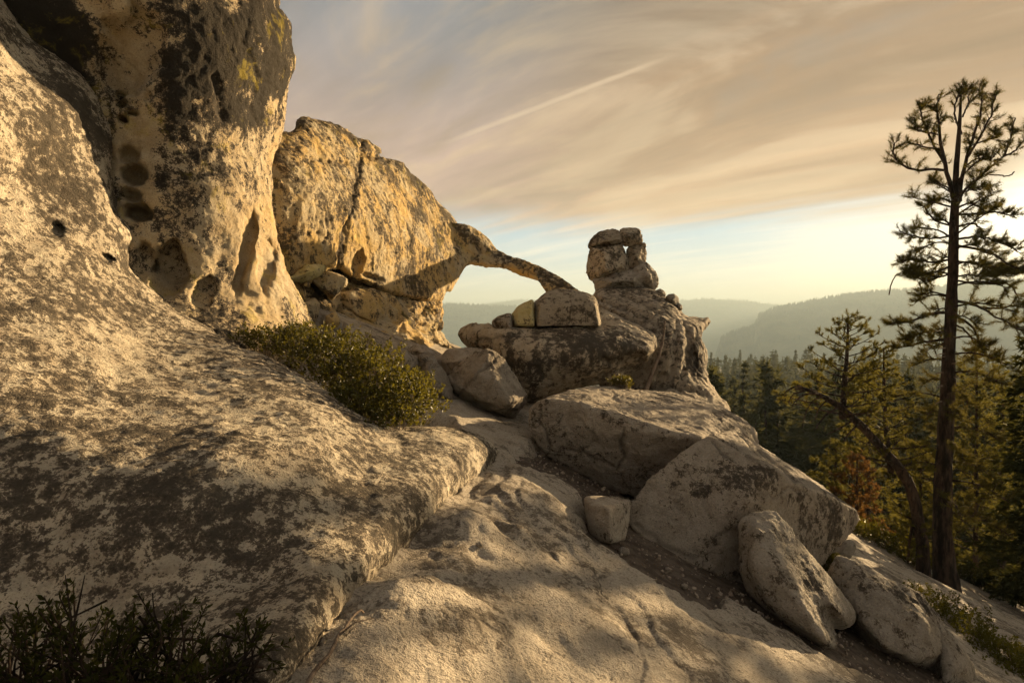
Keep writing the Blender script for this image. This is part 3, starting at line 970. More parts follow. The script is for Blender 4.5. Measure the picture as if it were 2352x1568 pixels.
me = rock_mesh([body] + flakes, 0.028, 1, amp=0.5, size=1.0, seed=3, blocky=0.04, vert=0.3, fine=2.4,
               pockets=[(*r2([(480, 770)])[0], 15, 38, 0.2, 0.22, (-0.6, 0.78, 0.1)), (*r2([(540, 830)])[0], 30, 7, 0.3, 0.15, (-0.6, 0.78, 0.1))],
               grooves=[(r2([(500, 235), (492, 330), (470, 450), (455, 560), (410, 660), (395, 790)]), 0.03, 0.06),
                        (r2([(240, 330), (330, 335), (440, 350)]), 0.03, 0.05), (r2([(430, 620), (425, 700), (415, 780)]), 0.03, 0.04),
                        (r2([(300, 650), (340, 665), (330, 690)]), 0.02, 0.03), (r2([(500, 310), (555, 320)]), 0.04, 0.08),
                        (r2([(960, 760), (1000, 720), (960, 680)]), 0.03, 0.05), (r2([(1110, 735), (1140, 770), (1200, 800), (1260, 830), (1340, 870)]), 0.03, 0.05)],
               stains=dark_band)
rock('fin', None, me, M['arch'], parent=arch_root)
# lower storey: recessed foot with separate blocks
foot_out = r2([(200, 800), (400, 760), (560, 830), (780, 870), (842, 890), (836, 940), (828, 985), (826, 1040), (815, 1055), (840, 1090), (872, 1122), (900, 1142), (950, 1138),
               (1000, 1180), (980, 1280), (700, 1300), (450, 1250), (200, 1130), (150, 1000)])
foot = shell(foot_out, r2([(220, 900, 9.3), (300, 1050, 9.0), (350, 900, 9.9), (520, 900, 11.0), (520, 1050, 10.2), (520, 1150, 9.1), (700, 950, 12.0), (700, 1100, 10.8), (700, 1200, 9.5),
                           (830, 940, 13.2), (830, 1080, 12.4), (900, 1150, 12.0), (960, 1200, 11.0), (420, 1200, 8.8), (200, 1100, 8.6)]), 1.5, edge_px=16, edge_d=0.3, step=7)
me = rock_mesh([foot], 0.030, 2, amp=1.0, size=1.0, seed=4, blocky=0.10,
               grooves=[(r2([(400, 960), (450, 1030), (520, 1080), (640, 1110)]), 0.06, 0.12), (r2([(800, 960), (820, 1000), (800, 1040)]), 0.03, 0.06),
                        (r2([(700, 960), (720, 1010), (770, 960)]), 0.03, 0.05)],
               stains=[('e', *r2([(720, 960)])[0], 12, 40, 0, 0.8), ('e', *r2([(300, 950)])[0], 30, 60, 0, 0.6)])
rock('foot', None, me, M['arch'], parent=arch_root)
for bo, dd0, fr, th, mt in (
        (r9([(490, 605), (560, 540), (680, 500), (800, 540), (880, 590), (885, 640), (800, 720), (720, 810), (640, 720), (540, 660)]), 9.7, r9([(820, 570, 9.45), (740, 770, 9.4), (650, 620, 9.4)]), 0.7, 'arch'),
        (r9([(815, 740), (1000, 690), (1180, 695), (1400, 780), (1470, 900), (1460, 1010), (1390, 1140), (1270, 1120), (1030, 1020), (900, 950), (830, 850)]), 10.8, r9([(900, 760, 10.15), (1000, 800, 10.2), (1280, 800, 10.9), (1400, 980, 11.1), (1000, 980, 10.1)]), 1.0, 'arch'),
        (r9([(240, 620), (380, 620), (430, 720), (425, 830), (380, 840), (300, 740)]), 8.95, r9([(380, 700, 8.8)]), 0.6, 'arch'),
        (r9([(410, 840), (520, 780), (590, 850), (570, 950), (520, 1080), (440, 1000)]), 8.9, r9([(510, 880, 8.75)]), 0.6, 'cliff'),
        (r9([(650, 980), (760, 950), (810, 1050), (800, 1100), (720, 1140), (650, 1100)]), 8.95, r9([(740, 1040, 8.75)]), 0.5, 'arch'),
        (r9([(230, 590), (300, 560), (430, 440), (560, 430), (640, 440), (620, 520), (530, 580), (420, 625), (320, 620)]), 8.9, r9([(450, 520, 8.6)]), 0.8, 'yellow'),
        (r9([(400, 630), (470, 615), (490, 660), (440, 695), (410, 680)]), 8.85, r9([(450, 650, 8.75)]), 0.3, 'arch'),
        (r9([(1840, 900), (1910, 920), (1915, 1040), (1920, 1080), (1880, 1125), (1840, 1080), (1850, 1000)]), 13.0, r9([(1870, 1060, 12.85)]), 0.4, 'outcrop')):
    bm_ = boulder(bo, dd0, fr, th, gx=0.8)
    me = rock_mesh([bm_], 0.024, 2, amp=0.7, size=0.5, seed=40 + len(bo), blocky=0.05)
    rock('block', None, me, M[mt], parent=arch_root)

# --- outcrop with the stacked stones
out_poly = r3([(1165, 580), (1195, 525), (1240, 500), (1350, 490), (1450, 500), (1560, 540), (1620, 570), (1650, 600), (1700, 640), (1745, 690), (1765, 708),
               (1820, 712), (1880, 725), (1905, 715), (1920, 745), (1905, 775), (1870, 810), (1860, 850), (1880, 900), (1900, 960), (1890, 1050),
               (1910, 1130), (1960, 1200), (2020, 1260), (2045, 1310), (2060, 1400), (1500, 1420), (1250, 1300), (1150, 900), (1150, 700)])
out_ctrl = r3([(1200, 560, 12.6), (1350, 500, 13.6), (1500, 530, 13.0), (1300, 620, 11.6), (1500, 690, 10.8), (1650, 640, 11.6), (1750, 710, 11.6), (1900, 740, 12.2),
               (1300, 900, 10.6), (1600, 780, 10.3), (1600, 950, 10.0), (1750, 850, 10.3), (1870, 850, 11.2), (1700, 1000, 9.9), (1880, 1000, 10.8), (1500, 1100, 10.1),
               (1800, 1150, 9.8), (1950, 1220, 9.9), (2040, 1320, 10.0), (1700, 1250, 9.3), (1900, 1350, 9.2), (1500, 1350, 9.3), (1200, 800, 11.2)])
outc = shell(out_poly, out_ctrl, 3.0, edge_px=22, edge_d=0.5, step=7)
me = rock_mesh([outc], 0.031, 2, amp=0.6, size=1.0, seed=6, blocky=0.05, fine=1.6,
               pockets=[(*r3([(1690, 950)])[0], 12, 90, 0.1, 0.16, (0, 1, 0)), (*r3([(1800, 950)])[0], 16, 70, -0.1, 0.18, (0, 1, 0)), (*r3([(1745, 1080)])[0], 9, 50, 0.2, 0.12, (0, 1, 0)),
                        (*r3([(1620, 1120)])[0], 20, 20, 0, 0.2, (0, 1, 0))],
               grooves=[(r3([(1170, 590), (1250, 610), (1350, 650), (1480, 700), (1600, 760), (1640, 820)]), 0.05, 0.09),
                        (r3([(1200, 640), (1320, 690), (1450, 740), (1560, 800)]), 0.05, 0.07), (r3([(1260, 560), (1400, 585), (1520, 640), (1600, 690)]), 0.04, 0.07),
                        (r3([(1760, 760), (1790, 900), (1770, 1050)]), 0.04, 0.06),
                        (r3([(1840, 820), (1830, 950), (1850, 1100)]), 0.04, 0.06), (r3([(1500, 1160), (1650, 1150), (1800, 1170), (1900, 1210)]), 0.05, 0.08),
                        (r3([(1440, 520), (1520, 580), (1600, 600)]), 0.04, 0.06)],
               stains=[('s', r3([(1650, 640), (1640, 800), (1600, 1000)]), 16, 0.5), ('e', *r3([(1850, 950)])[0], 26, 90, 0, 0.5), ('e', *r3([(1400, 540)])[0], 70, 18, 0.2, 0.4)])
rock('rock_outcrop', 'broken fluted granite outcrop under the stacked stones, ending in a prong', me, M['outcrop'], 'rock outcrop')

GR = 'stones stacked into a tower on the outcrop'
for nm, lab, bo, d, fr, th, mt in (
        ('stacked_stone', 'rounded cap stone at top of the tower on its shaded side', [(1142, 262), (1155, 235), (1180, 205), (1220, 175), (1290, 163), (1335, 180), (1360, 215), (1362, 242), (1300, 258), (1200, 268), (1150, 276)], 13.6, [(1240, 230, 13.2), (1330, 220, 13.25)], 0.9, 'outcrop'),
        ('stacked_stone', 'square cap stone topping the tower, bridging its window', [(1340, 160), (1355, 150), (1400, 158), (1458, 156), (1462, 190), (1485, 225), (1480, 240), (1420, 250), (1370, 260), (1360, 225), (1345, 195)], 13.6, [(1400, 200, 13.3)], 0.7, 'outcrop'),
        ('stacked_stone', 'broad lower stone of the tower beneath the rounded cap', [(1155, 274), (1230, 264), (1345, 254), (1352, 300), (1382, 340), (1392, 425), (1310, 442), (1230, 462), (1185, 492), (1150, 470), (1135, 440), (1150, 390), (1155, 330)], 13.6, [(1250, 300, 13.15), (1250, 420, 13.0), (1360, 390, 13.2)], 1.0, 'outcrop'),
        ('stacked_stone', 'narrow upright pillar stone beside the window of the tower', [(1385, 290), (1420, 256), (1500, 250), (1505, 300), (1497, 330), (1500, 372), (1470, 430), (1400, 440), (1385, 380)], 13.7, [(1450, 330, 13.35)], 0.7, 'outcrop'),
        ('stacked_stone', 'bulging shoulder stone at the foot of the pillar', [(1400, 420), (1470, 370), (1510, 375), (1545, 410), (1572, 440), (1586, 475), (1578, 520), (1560, 536), (1500, 522), (1430, 500)], 13.5, [(1520, 450, 13.1), (1450, 470, 13.15)], 0.9, 'spotted'),
        ('stacked_stone', 'flat bottom stone the whole tower rests on', [(1180, 480), (1230, 455), (1310, 440), (1400, 428), (1460, 440), (1500, 500), (1480, 535), (1380, 525), (1290, 530), (1200, 545)], 13.4, [(1300, 490, 12.95), (1420, 480, 13.0)], 1.1, 'spotted')):
    bo = [(b_[0] * 1.03 - 0.03 * np.mean([q_[0] for q_ in bo]), b_[1] * 1.03 - 0.03 * np.mean([q_[1] for q_ in bo])) for b_ in bo]
    bm_ = boulder(r3(bo), d, r3(fr), th, shrink=0.85)
    gv = {0: [], 2: [(r3([(1155, 350), (1250, 342), (1380, 345)]), 0.03, 0.06), (r3([(1310, 345), (1320, 440)]), 0.02, 0.04)]}.get(0 if 'cap' in lab else (2 if 'broad' in lab else 0), [])
    me = rock_mesh([bm_], 0.022, 1, amp=0.7, size=0.6, seed=len(lab), blocky=0.12, fine=1.5, grooves=gv)
    rock(nm, lab, me, M[mt], 'stone', GR)
for lab, bo, d, fr in (('rounded knob stone perched on the outcrop crest beside the hills', [(1632, 590), (1650, 572), (1685, 566), (1715, 585), (1722, 620), (1710, 655), (1660, 645)], 12.2, [(1675, 610, 11.9)]),
                       ('small chip of stone leaning under the knob stone on the outcrop', [(1715, 625), (1735, 640), (1742, 668), (1728, 676), (1712, 660)], 12.0, [(1726, 655, 11.85)]),
                       ('half hidden pebble-shaped stone behind the tower foot', [(1575, 545), (1600, 535), (1630, 555), (1635, 585), (1590, 580)], 12.9, [(1605, 560, 12.7)])):
    me = rock_mesh([boulder(r3(bo), d, r3(fr), 0.5)], 0.024, 3, amp=0.7, size=0.4, seed=len(lab))
    rock('stone', lab, me, M['spotted'], 'stone')

# --- long streaked boulder and what lies on it
m1 = shell(r3([(312, 815), (345, 780), (395, 757), (425, 752), (450, 765), (500, 752), (535, 768), (600, 775), (800, 760), (1100, 755), (1215, 660), (1290, 690), (1400, 750),
               (1500, 800), (1560, 822), (1578, 860), (1575, 905), (1542, 955), (1480, 1040), (1400, 1080), (1300, 1115), (1150, 1155), (1000, 1190), (900, 1225),
               (760, 1260), (640, 1230), (560, 1050), (470, 930), (425, 932), (360, 905), (330, 865)]),
           r3([(330, 820, 9.7), (430, 800, 9.5), (430, 900, 9.5), (600, 840, 9.0), (600, 1000, 8.9), (700, 1200, 9.1), (800, 780, 9.5), (820, 880, 8.75), (900, 1000, 8.7), (950, 1170, 9.1),
               (1100, 775, 9.5), (1100, 880, 8.75), (1150, 1050, 8.75), (1200, 1130, 9.2), (1300, 720, 10.2), (1330, 850, 9.0), (1300, 960, 8.8), (1360, 1080, 9.4),
               (1520, 930, 8.9), (1480, 1020, 9.5), (1560, 850, 9.6), (1430, 800, 9.6), (1220, 690, 10.3)]), 2.2, edge_px=16, edge_d=0.3, step=7)
me = rock_mesh([m1], 0.028, 2, amp=0.7, fine=1.6, blocky=0.02, size=1.0, seed=8,
               grooves=[(r3([(420, 870), (560, 840), (700, 830)]), 0.03, 0.03), (r3([(1240, 1000), (1350, 1010), (1480, 960)]), 0.05, 0.06), (r3([(1100, 1150), (1250, 1090), (1420, 1040)]), 0.04, 0.05)],
               stains=[('s', r3([(800, 830), (800, 1200)]), 22, 0.75), ('s', r3([(640, 820), (640, 1000)]), 14, 0.6), ('e', *r3([(1150, 900)])[0], 90, 32, 0.1, 0.8), ('e', *r3([(1350, 880)])[0], 60, 35, 0.4, 0.6),
                       ('s', r3([(1000, 850), (990, 1000)]), 16, 0.6), ('e', *r3([(900, 830)])[0], 150, 14, 0, 0.6)])
rock('streaked_boulder', 'long wedge boulder with black water streaks, undercut at its base', me, M['streaked'], 'boulder')
for lab, bo, d, fr, th, mt in (
        ('large dome-backed block lying on the streaked boulder', [(800, 620), (830, 590), (880, 555), (940, 540), (1040, 543), (1120, 560), (1180, 585), (1198, 620), (1202, 680), (1216, 772), (1000, 778), (804, 780), (795, 680)], 9.75, [(830, 640, 9.35), (1180, 640, 9.35), (1205, 770, 9.3), (815, 775, 9.3), (1000, 600, 9.5)], 1.0, 'streaked'),
        ('yellow lichened wedge block between two others on the streaked boulder', [(650, 700), (690, 650), (740, 625), (784, 606), (795, 640), (800, 775), (670, 778), (652, 750)], 9.65, [(690, 690, 9.4), (785, 660, 9.35), (790, 770, 9.3), (680, 770, 9.35)], 0.8, 'yellow'),
        ('small five-sided stone at the low end of the streaked boulder', [(525, 745), (560, 715), (640, 687), (652, 700), (662, 805), (570, 808), (540, 780)], 9.55, [(560, 740, 9.35), (640, 740, 9.25), (650, 800, 9.2)], 0.5, 'spotted')):
    me = rock_mesh([boulder(r3(bo), d, r3(fr), th, shrink=0.85)], 0.022, 2, amp=0.6, size=0.6, seed=len(lab) + 3)
    rock('block', lab, me, M[mt], 'rock')

# --- rounded boulders behind the shrub
me = rock_mesh([boulder(r3([(235, 1110), (280, 1040), (420, 945), (500, 920), (560, 945), (620, 1000), (680, 1110), (742, 1210), (735, 1260), (680, 1335), (650, 1366), (560, 1350), (430, 1315), (340, 1270), (295, 1210)]), 7.5,
                        r3([(500, 960, 7.2), (420, 1080, 6.95), (330, 1180, 7.0), (560, 1120, 6.9), (640, 1260, 6.85), (560, 1310, 6.95), (700, 1240, 7.0)]), 1.0)], 0.019, 2, amp=0.6, size=0.8, seed=11, fine=1.6, blocky=0.05,
               grooves=[(r3([(300, 1240), (380, 1120), (440, 1070), (540, 1000), (570, 950)]), 0.02, 0.02), (r3([(330, 1260), (450, 1270), (600, 1310), (680, 1310)]), 0.02, 0.02)], stains=[('e', *r3([(560, 1000)])[0], 14, 40, 0.6, 0.5)])
rock('round_boulder', 'pale rounded boulder propped against the streaked boulder beside the shrub', me, M['boulder'], 'boulder')
for lab, bo, d, fr, th in (
        ('rough lit stone just behind the leafy shrub', r2([(545, 1130), (600, 1122), (680, 1138), (735, 1172), (754, 1215), (746, 1275), (715, 1300), (640, 1330), (560, 1250)]), 7.2, r2([(700, 1180, 6.9), (640, 1230, 6.85)]), 0.7),
        ('steep faced stone between the shrub and the round boulder', r2([(735, 1160), (800, 1172), (840, 1230), (872, 1300), (905, 1362), (880, 1378), (800, 1390), (740, 1330), (735, 1230)]), 7.2, r2([(780, 1220, 6.9), (850, 1340, 6.8), (760, 1310, 6.85)]), 0.6),
        ('flat pinkish stone at the foot of the arch rock', r2([(690, 1140), (720, 1118), (780, 1128), (805, 1155), (790, 1180), (720, 1180)]), 8.6, r2([(750, 1150, 8.4)]), 0.5),
        ('shadowed boulder filling the saddle below the arch', r2([(800, 1190), (860, 1140), (940, 1130), (1010, 1140), (1040, 1200), (980, 1290), (860, 1290)]), 8.9, r2([(900, 1190, 8.5)]), 1.2)):
    me = rock_mesh([boulder(bo, d, fr, th)], 0.022, 2, amp=0.8, size=0.6, seed=len(lab) + 9, blocky=0.09, fine=1.5)
    rock('boulder', lab, me, M['boulder'], 'boulder')

# --- flat topped boulder
b2_top = r5([(1003, 190), (1048, 145), (1150, 132), (1200, 108), (1270, 96), (1345, 86), (1500, 96)]) + r6([(450, 118), (600, 130), (700, 165), (790, 215), (860, 260), (915, 312), (922, 360)])
b2_bot = r6([(900, 420), (800, 500), (500, 640), (300, 640)]) + r5([(1530, 640), (1400, 600), (1320, 555), (1250, 500), (1150, 478), (1090, 435), (1040, 378), (1010, 310), (1003, 250)])
b2_ctrl = r5([(1010, 190, 6.5), (1150, 140, 6.7), (1345, 92, 7.7), (1550, 110, 8.1), (1030, 250, 6.15), (1060, 380, 6.2), (1200, 155, 6.25), (1300, 195, 6.12), (1400, 240, 6.05), (1560, 312, 5.95), (1750, 318, 6.0),
              (1450, 170, 6.9), (1650, 210, 7.0), (1300, 330, 6.05), (1300, 480, 6.4), (1500, 420, 5.95), (1500, 600, 6.4), (1700, 450, 5.95), (1700, 560, 6.3)]) + \
    r6([(600, 140, 8.3), (800, 230, 8.2), (910, 330, 8.2), (700, 260, 7.4), (620, 335, 6.3), (800, 400, 6.9), (900, 420, 7.6), (600, 600, 6.4)])


def corners(pts, back):
    """convex stone through a few traced corners and some unseen ones behind"""
    p = np.array(pts + back, float)
    return hull_mesh(P(p[:, 0], p[:, 1], p[:, 2]))


b2 = corners(r5([(1000, 195, 6.55), (1003, 265, 6.40), (1012, 315, 6.40), (1042, 158, 6.42), (1090, 150, 6.34), (1210, 152, 6.28), (1400, 236, 6.08), (1560, 312, 5.95), (1850, 346, 5.90),
                 (1150, 130, 7.0), (1200, 105, 7.4), (1345, 84, 8.1), (1500, 94, 8.4), (1700, 117, 8.7),
                 (1045, 380, 6.42), (1095, 437, 6.46), (1250, 500, 6.45), (1400, 600, 6.40), (1530, 650, 6.35)]) +
             r6([(700, 164, 8.9), (800, 220, 9.0), (868, 262, 8.9), (920, 314, 8.8), (924, 365, 8.5), (640, 345, 6.0), (900, 430, 7.8), (500, 650, 6.3)]),
             r6([(900, 480, 9.0), (400, 420, 8.6), (0, 300, 8.2), (-80, 150, 7.6), (500, 520, 8.2)]))
me = rock_mesh([b2], 0.020, 1, amp=0.38, size=0.9, seed=13, blocky=0.055, fine=2.0,
               grooves=[(r5([(1055, 200), (1060, 260), (1095, 310), (1105, 400)]), 0.012, 0.03), (r5([(1095, 300), (1140, 285), (1170, 230)]), 0.010, 0.02), (r5([(1200, 400), (1290, 430), (1400, 470), (1480, 560)]), 0.012, 0.02),
                        (r5([(1480, 300), (1460, 380), (1480, 440), (1440, 500)]), 0.02, 0.03), (r5([(1250, 440), (1320, 360), (1330, 300)]), 0.012, 0.015)],
               stains=[('e', *r6([(800, 280)])[0], 60, 40, 0.6, 0.8), ('s', r5([(1300, 190), (1400, 235), (1560, 310), (1750, 318)]), 8, 0.6), ('e', *r6([(550, 160)])[0], 120, 14, 0.1, 0.4)])
rock('flat_boulder', 'broad flat-topped boulder with a shadowed front, below the streaked boulder', me, M['boulder'], 'boulder')

# --- front pyramid boulder
b3 = corners(r6([(668, 326, 5.75), (600, 370, 5.62), (500, 440, 5.46), (340, 588, 5.32), (285, 655, 5.26), (264, 722, 5.24), (270, 768, 5.22), (330, 835, 5.12), (560, 975, 4.96), (690, 1025, 4.96), (850, 1080, 5.1),
                 (762, 424, 5.56), (960, 482, 5.50), (1045, 545, 5.62), (1125, 592, 5.78), (1335, 667, 6.35), (1414, 708, 6.85), (1430, 748, 6.95),
                 (1350, 862, 6.55), (1232, 990, 6.15), (1000, 1090, 5.5), (800, 306, 7.0), (900, 376, 7.2), (1000, 428, 7.35), (1200, 553, 7.45), (860, 640, 5.16)]),
             r6([(1200, 900, 7.6), (900, 900, 7.0), (500, 800, 6.4), (700, 500, 7.0), (1330, 760, 7.5)]))
me = rock_mesh([b3], 0.019, 1, amp=0.38, size=0.8, seed=15, blocky=0.06, fine=2.0,
               grooves=[(r6([(480, 620), (540, 640), (500, 690), (560, 720)]), 0.010, 0.015), (r6([(300, 770), (450, 880), (600, 950)]), 0.02, 0.02), (r6([(700, 360), (740, 420), (800, 450)]), 0.012, 0.03),
                        (r6([(900, 560), (930, 620), (1020, 640), (1060, 600), (1180, 620)]), 0.012, 0.02), (r6([(600, 560), (680, 600), (640, 680), (700, 760)]), 0.010, 0.012), (r6([(820, 320), (900, 400), (1000, 470), (1120, 560)]), 0.02, 0.03), (r6([(760, 360), (880, 440), (960, 480)]), 0.015, 0.02)],
               stains=[('e', *r6([(860, 520)])[0], 85, 28, 0.3, 1.0), ('e', *r6([(1250, 760)])[0], 70, 75, 0.5, 0.95), ('e', *r6([(650, 610)])[0], 26, 20, 0, 0.8), ('e', *r6([(1100, 660)])[0], 50, 18, 0.2, 0.8), ('e', *r6([(800, 650)])[0], 40, 60, 0, 0.7),
                       ('e', *r6([(900, 760)])[0], 40, 50, 0, 0.6)])
rock('peaked_boulder', 'big peaked boulder with black lichen and a sunlit far side, in front of flat boulder', me, M['boulder'], 'boulder')

# --- leaning two-lobed stone
me = rock_mesh([boulder(r6([(826, 780), (850, 745), (930, 710), (1000, 715), (1060, 760), (1095, 810), (1150, 960), (1200, 1080), (1270, 1200), (1310, 1320), (1328, 1392), (1290, 1420), (1220, 1410), (1130, 1335), (1040, 1262), (950, 1190), (870, 1110), (835, 1020), (824, 900)]), 4.75,
                        r6([(900, 800, 4.55), (1000, 800, 4.6), (900, 1000, 4.4), (1050, 1000, 4.35), (1150, 1200, 4.15), (1260, 1360, 4.1), (1000, 1200, 4.3)]), 0.55, gy=-0.09),
                boulder(r6([(1060, 840), (1120, 860), (1180, 920), (1222, 1000), (1290, 1060), (1360, 1130), (1402, 1190), (1414, 1240), (1395, 1285), (1330, 1305), (1260, 1250), (1150, 1050)]), 4.85,
                        r6([(1200, 1080, 4.5), (1330, 1220, 4.4), (1150, 950, 4.65)]), 0.5),
                boulder(r6([(1000, 800), (1110, 860), (1250, 1060), (1330, 1190), (1310, 1295), (1150, 1180), (1040, 1000)]), 4.8, r6([(1150, 1000, 4.52), (1250, 1180, 4.36)]), 0.4)], 0.017, 14, amp=0.55, size=0.7, seed=17, fine=1.5,
               stains=[('e', *r6([(960, 830)])[0], 45, 12, 0.1, 0.5), ('e', *r6([(1180, 1100)])[0], 14, 60, -0.5, 0.25)],
               grooves=[(r6([(1130, 880), (1150, 980), (1180, 1060), (1260, 1180), (1310, 1300)]), 0.05, 0.012), (r6([(1060, 1110), (1100, 1180)]), 0.015, 0.01)])
rock('leaning_stone', 'smooth grey two-lobed stone leaning against the peaked boulder', me, M['spotted'], 'boulder')

me = rock_mesh([boulder(r6([(1278, 1035), (1300, 985), (1340, 948), (1400, 968), (1480, 1010), (1560, 1050), (1650, 1088), (1700, 1108), (1760, 1168), (1822, 1250), (1864, 1340), (1868, 1400), (1842, 1465), (1790, 1510), (1700, 1505), (1600, 1450), (1480, 1410), (1400, 1370), (1340, 1240)]), 5.3,
                        r6([(1400, 1050, 5.1), (1600, 1150, 4.95), (1750, 1280, 4.85), (1800, 1420, 4.75), (1550, 1380, 4.7), (1450, 1250, 4.8), (1700, 1450, 4.7)]), 1.0)], 0.019, 4, amp=0.6, size=0.9, seed=19, fine=1.6, blocky=0.04,
               stains=[('e', *r6([(1700, 1150)])[0], 60, 22, 0.6, 0.7), ('e', *r6([(1450, 1060)])[0], 34, 16, 0.4, 0.5), ('e', *r6([(1600, 1120)])[0], 30, 14, 0.4, 0.5)],
               grooves=[(r6([(1420, 1230), (1520, 1240), (1600, 1250)]), 0.015, 0.012)])
rock('sloping_boulder', 'grey boulder with dark crusted top, downhill of the leaning stone', me, M['spotted'], 'boulder')
me = rock_mesh([boulder(r6([(1820, 1270), (1900, 1330), (1960, 1400), (1996, 1470), (2003, 1580), (1960, 1680), (1800, 1680), (1740, 1580)]), 5.2, r6([(1900, 1480, 4.9), (1850, 1600, 4.8)]), 0.9)], 0.019, 5, amp=0.8, size=0.8, seed=20)
rock('low_boulder', 'shaded boulder half hidden at the low end of the row beside green shrubs', me, M['spotted'], 'boulder')
me = rock_mesh([boulder(r6([(1258, 935), (1295, 895), (1340, 850), (1392, 850), (1412, 890), (1382, 945), (1310, 940)]), 8.0, r6([(1370, 880, 7.75), (1330, 925, 7.7)]), 0.6)], 0.022, 3, amp=0.8, size=0.5, seed=23)
rock('tilted_stone', 'small tilted stone wedged below the overhang of the peaked boulder', me, M['spotted'], 'stone')

# --- cube stone
me = rock_mesh([boulder(r5([(1281, 645, 4.62), (1300, 636, 4.62), (1325, 652, 4.62), (1380, 640, 4.75), (1430, 641, 4.8), (1512, 656, 4.72), (1500, 770, 4.62), (1480, 850, 4.5), (1420, 868, 4.32), (1370, 862, 4.36), (1312, 812, 4.5), (1290, 720, 4.58)]), 4.5,
                        r5([(1408, 702, 4.30), (1300, 670, 4.48), (1412, 850, 4.26)]), 0.32, shrink=0.9)], 0.012, 2, amp=0.5, size=0.4, seed=25)
rock('cube_stone', 'small cube-shaped stone standing on soil between bedrock and peaked boulder', me, M['boulder'], 'stone')


# ------------------------------------------------------------------ plants
def unit(v):
    return v / (np.linalg.norm(v, axis=-1, keepdims=True) + 1e-9)


def needle_tufts(c, ax, K, L, wd, spread, g):
    """K long needles fanned round the axis of every tuft"""
    n = len(c)
    rv = unit(g.normal(size=(n, K, 3)))
    d = unit(ax[:, None] + spread * rv)
    ln = L * g.uniform(0.65, 1.1, size=(n, K, 1))
    side = unit(np.cross(d, g.normal(size=(n, K, 3)))) * wd * 0.5
    base = c[:, None] + ax[:, None] * L * g.uniform(-0.55, 0.15, size=(n, K, 1))
    v = np.stack([base - side, base + side, base + d * ln], 2).reshape(-1, 3)
    f = np.arange(len(v)).reshape(-1, 3)
    return v, f


def leaves(c, ax, size, asp, g, fold=0.25):
    """one small folded leaf at every point c pointing along ax"""
    n = len(c)
    side = unit(np.cross(ax, g.normal(size=(n, 3))))
    up = np.cross(side, ax)
    s = size * g.uniform(0.7, 1.2, size=(n, 1))
    v = np.stack([c, c + ax * s * 0.5 + side * s * asp * 0.5 + up * s * fold * asp, c + ax * s, c + ax * s * 0.5 - side * s * asp * 0.5 + up * s * fold * asp], 1).reshape(-1, 3)
    i = np.arange(n)[:, None] * 4
    f = np.concatenate([i + np.array([0, 1, 2]), i + np.array([0, 2, 3])])
    return v, f


def local(vf, o):
    return vf[0] - np.array(o.location), vf[1]


def add_part(name, vf, mat, parent, smooth=True):
    v, f = local(vf, parent)
    me = mesh_arrays(name, v, f)
    if smooth:
        smooth_shade(me)
    return add_obj(name, me, mat, parent)


def limb_twigs(path, rad, g, dens=9.0, t0=0.2, tl=(0.12, 0.40), up=0.35, kk=22, L=0.13, wd=0.011, wood=None, tip=True, stretch=1.0):
    """twigs and needle tufts along a limb; returns twig solids and tuft mesh"""
    seg = np.linalg.norm(np.diff(path, axis=0), axis=1)
    s = np.concatenate([[0], np.cumsum(seg)]); tot = s[-1]
    n = max(3, int(tot * (1 - t0) * dens))
    tt = t0 + (1 - t0) * np.sqrt(g.uniform(0, 1, n))
    tt = np.concatenate([tt, [1.0]]) if tip else tt
    pos = np.stack([np.interp(tt * tot, s, path[:, k]) for k in range(3)], 1)
    tan = unit(np.stack([np.interp(np.minimum(tt * tot + 0.03, tot), s, path[:, k]) - np.interp(np.maximum(tt * tot - 0.05, 0), s, path[:, k]) for k in range(3)], 1))
    dr = unit(tan * 0.55 + g.normal(size=(len(tt), 3)) * np.array([0.75, 0.75, 0.45]) + np.array([0, 0, up]))
    ln = g.uniform(tl[0], tl[1], len(tt))[:, None] * (1.15 - 0.5 * tt[:, None])
    end = pos + dr * ln
    midp = pos + dr * ln * 0.5
    tw = []
    for a, m_, b in zip(pos, midp, end):
        tw.append(tube(np.stack([a, m_ + 0.02 * g.normal(size=3), b]), [0.008, 0.006, 0.004], 4, cap=False))
    big = ln[:, 0] > tl[0] * 1.6
    c = np.concatenate([end, midp[big], (pos + dr * ln * 0.78)[big]])
    ax = np.concatenate([dr, dr[big], unit(dr[big] + 0.6 * g.normal(size=(big.sum(), 3)))])
    return tw, (c, unit(ax + np.array([0, 0, 0.35])))


def pine_from_limbs(root, limbs, needle_mat, g, kk=26, L=0.13, wd=0.011, dens=9.0, twig_mat='bark', t0=0.25, tl=(0.12, 0.40), limb_name='branch'):
    allt, cs, axs = [], [], []
    for path, rad, leafy in limbs:
        add_part(limb_name, tube(path, rad, 7), M[twig_mat], root)
        if leafy > 0:
            tw, (c, ax) = limb_twigs(path, rad, g, dens * leafy, t0, tl)
            allt += tw; cs.append(c); axs.append(ax)
    if cs:
        add_part('crown', needle_tufts(np.concatenate(cs), np.concatenate(axs), kk, L, wd, 1.15, g), M[needle_mat], root, smooth=False)
        add_part('twigs', join(allt), M[twig_mat], root)['kind'] = 'stuff'


def fpath(pts, d0, d1, n=14, wob=0.0, g=None):
    """limb traced in the picture; its depth runs from d0 to d1"""
    p = np.array([q[:2] for q in pts], float)
    p = spline(p, n)
    d = np.linspace(d0, d1, n)
    w_ = P(p[:, 0], p[:, 1], d)
    if wob and g is not None:
        w_[1:] += wob * g.normal(size=(n - 1, 3)) * np.linspace(0.2, 1, n - 1)[:, None]
    return w_


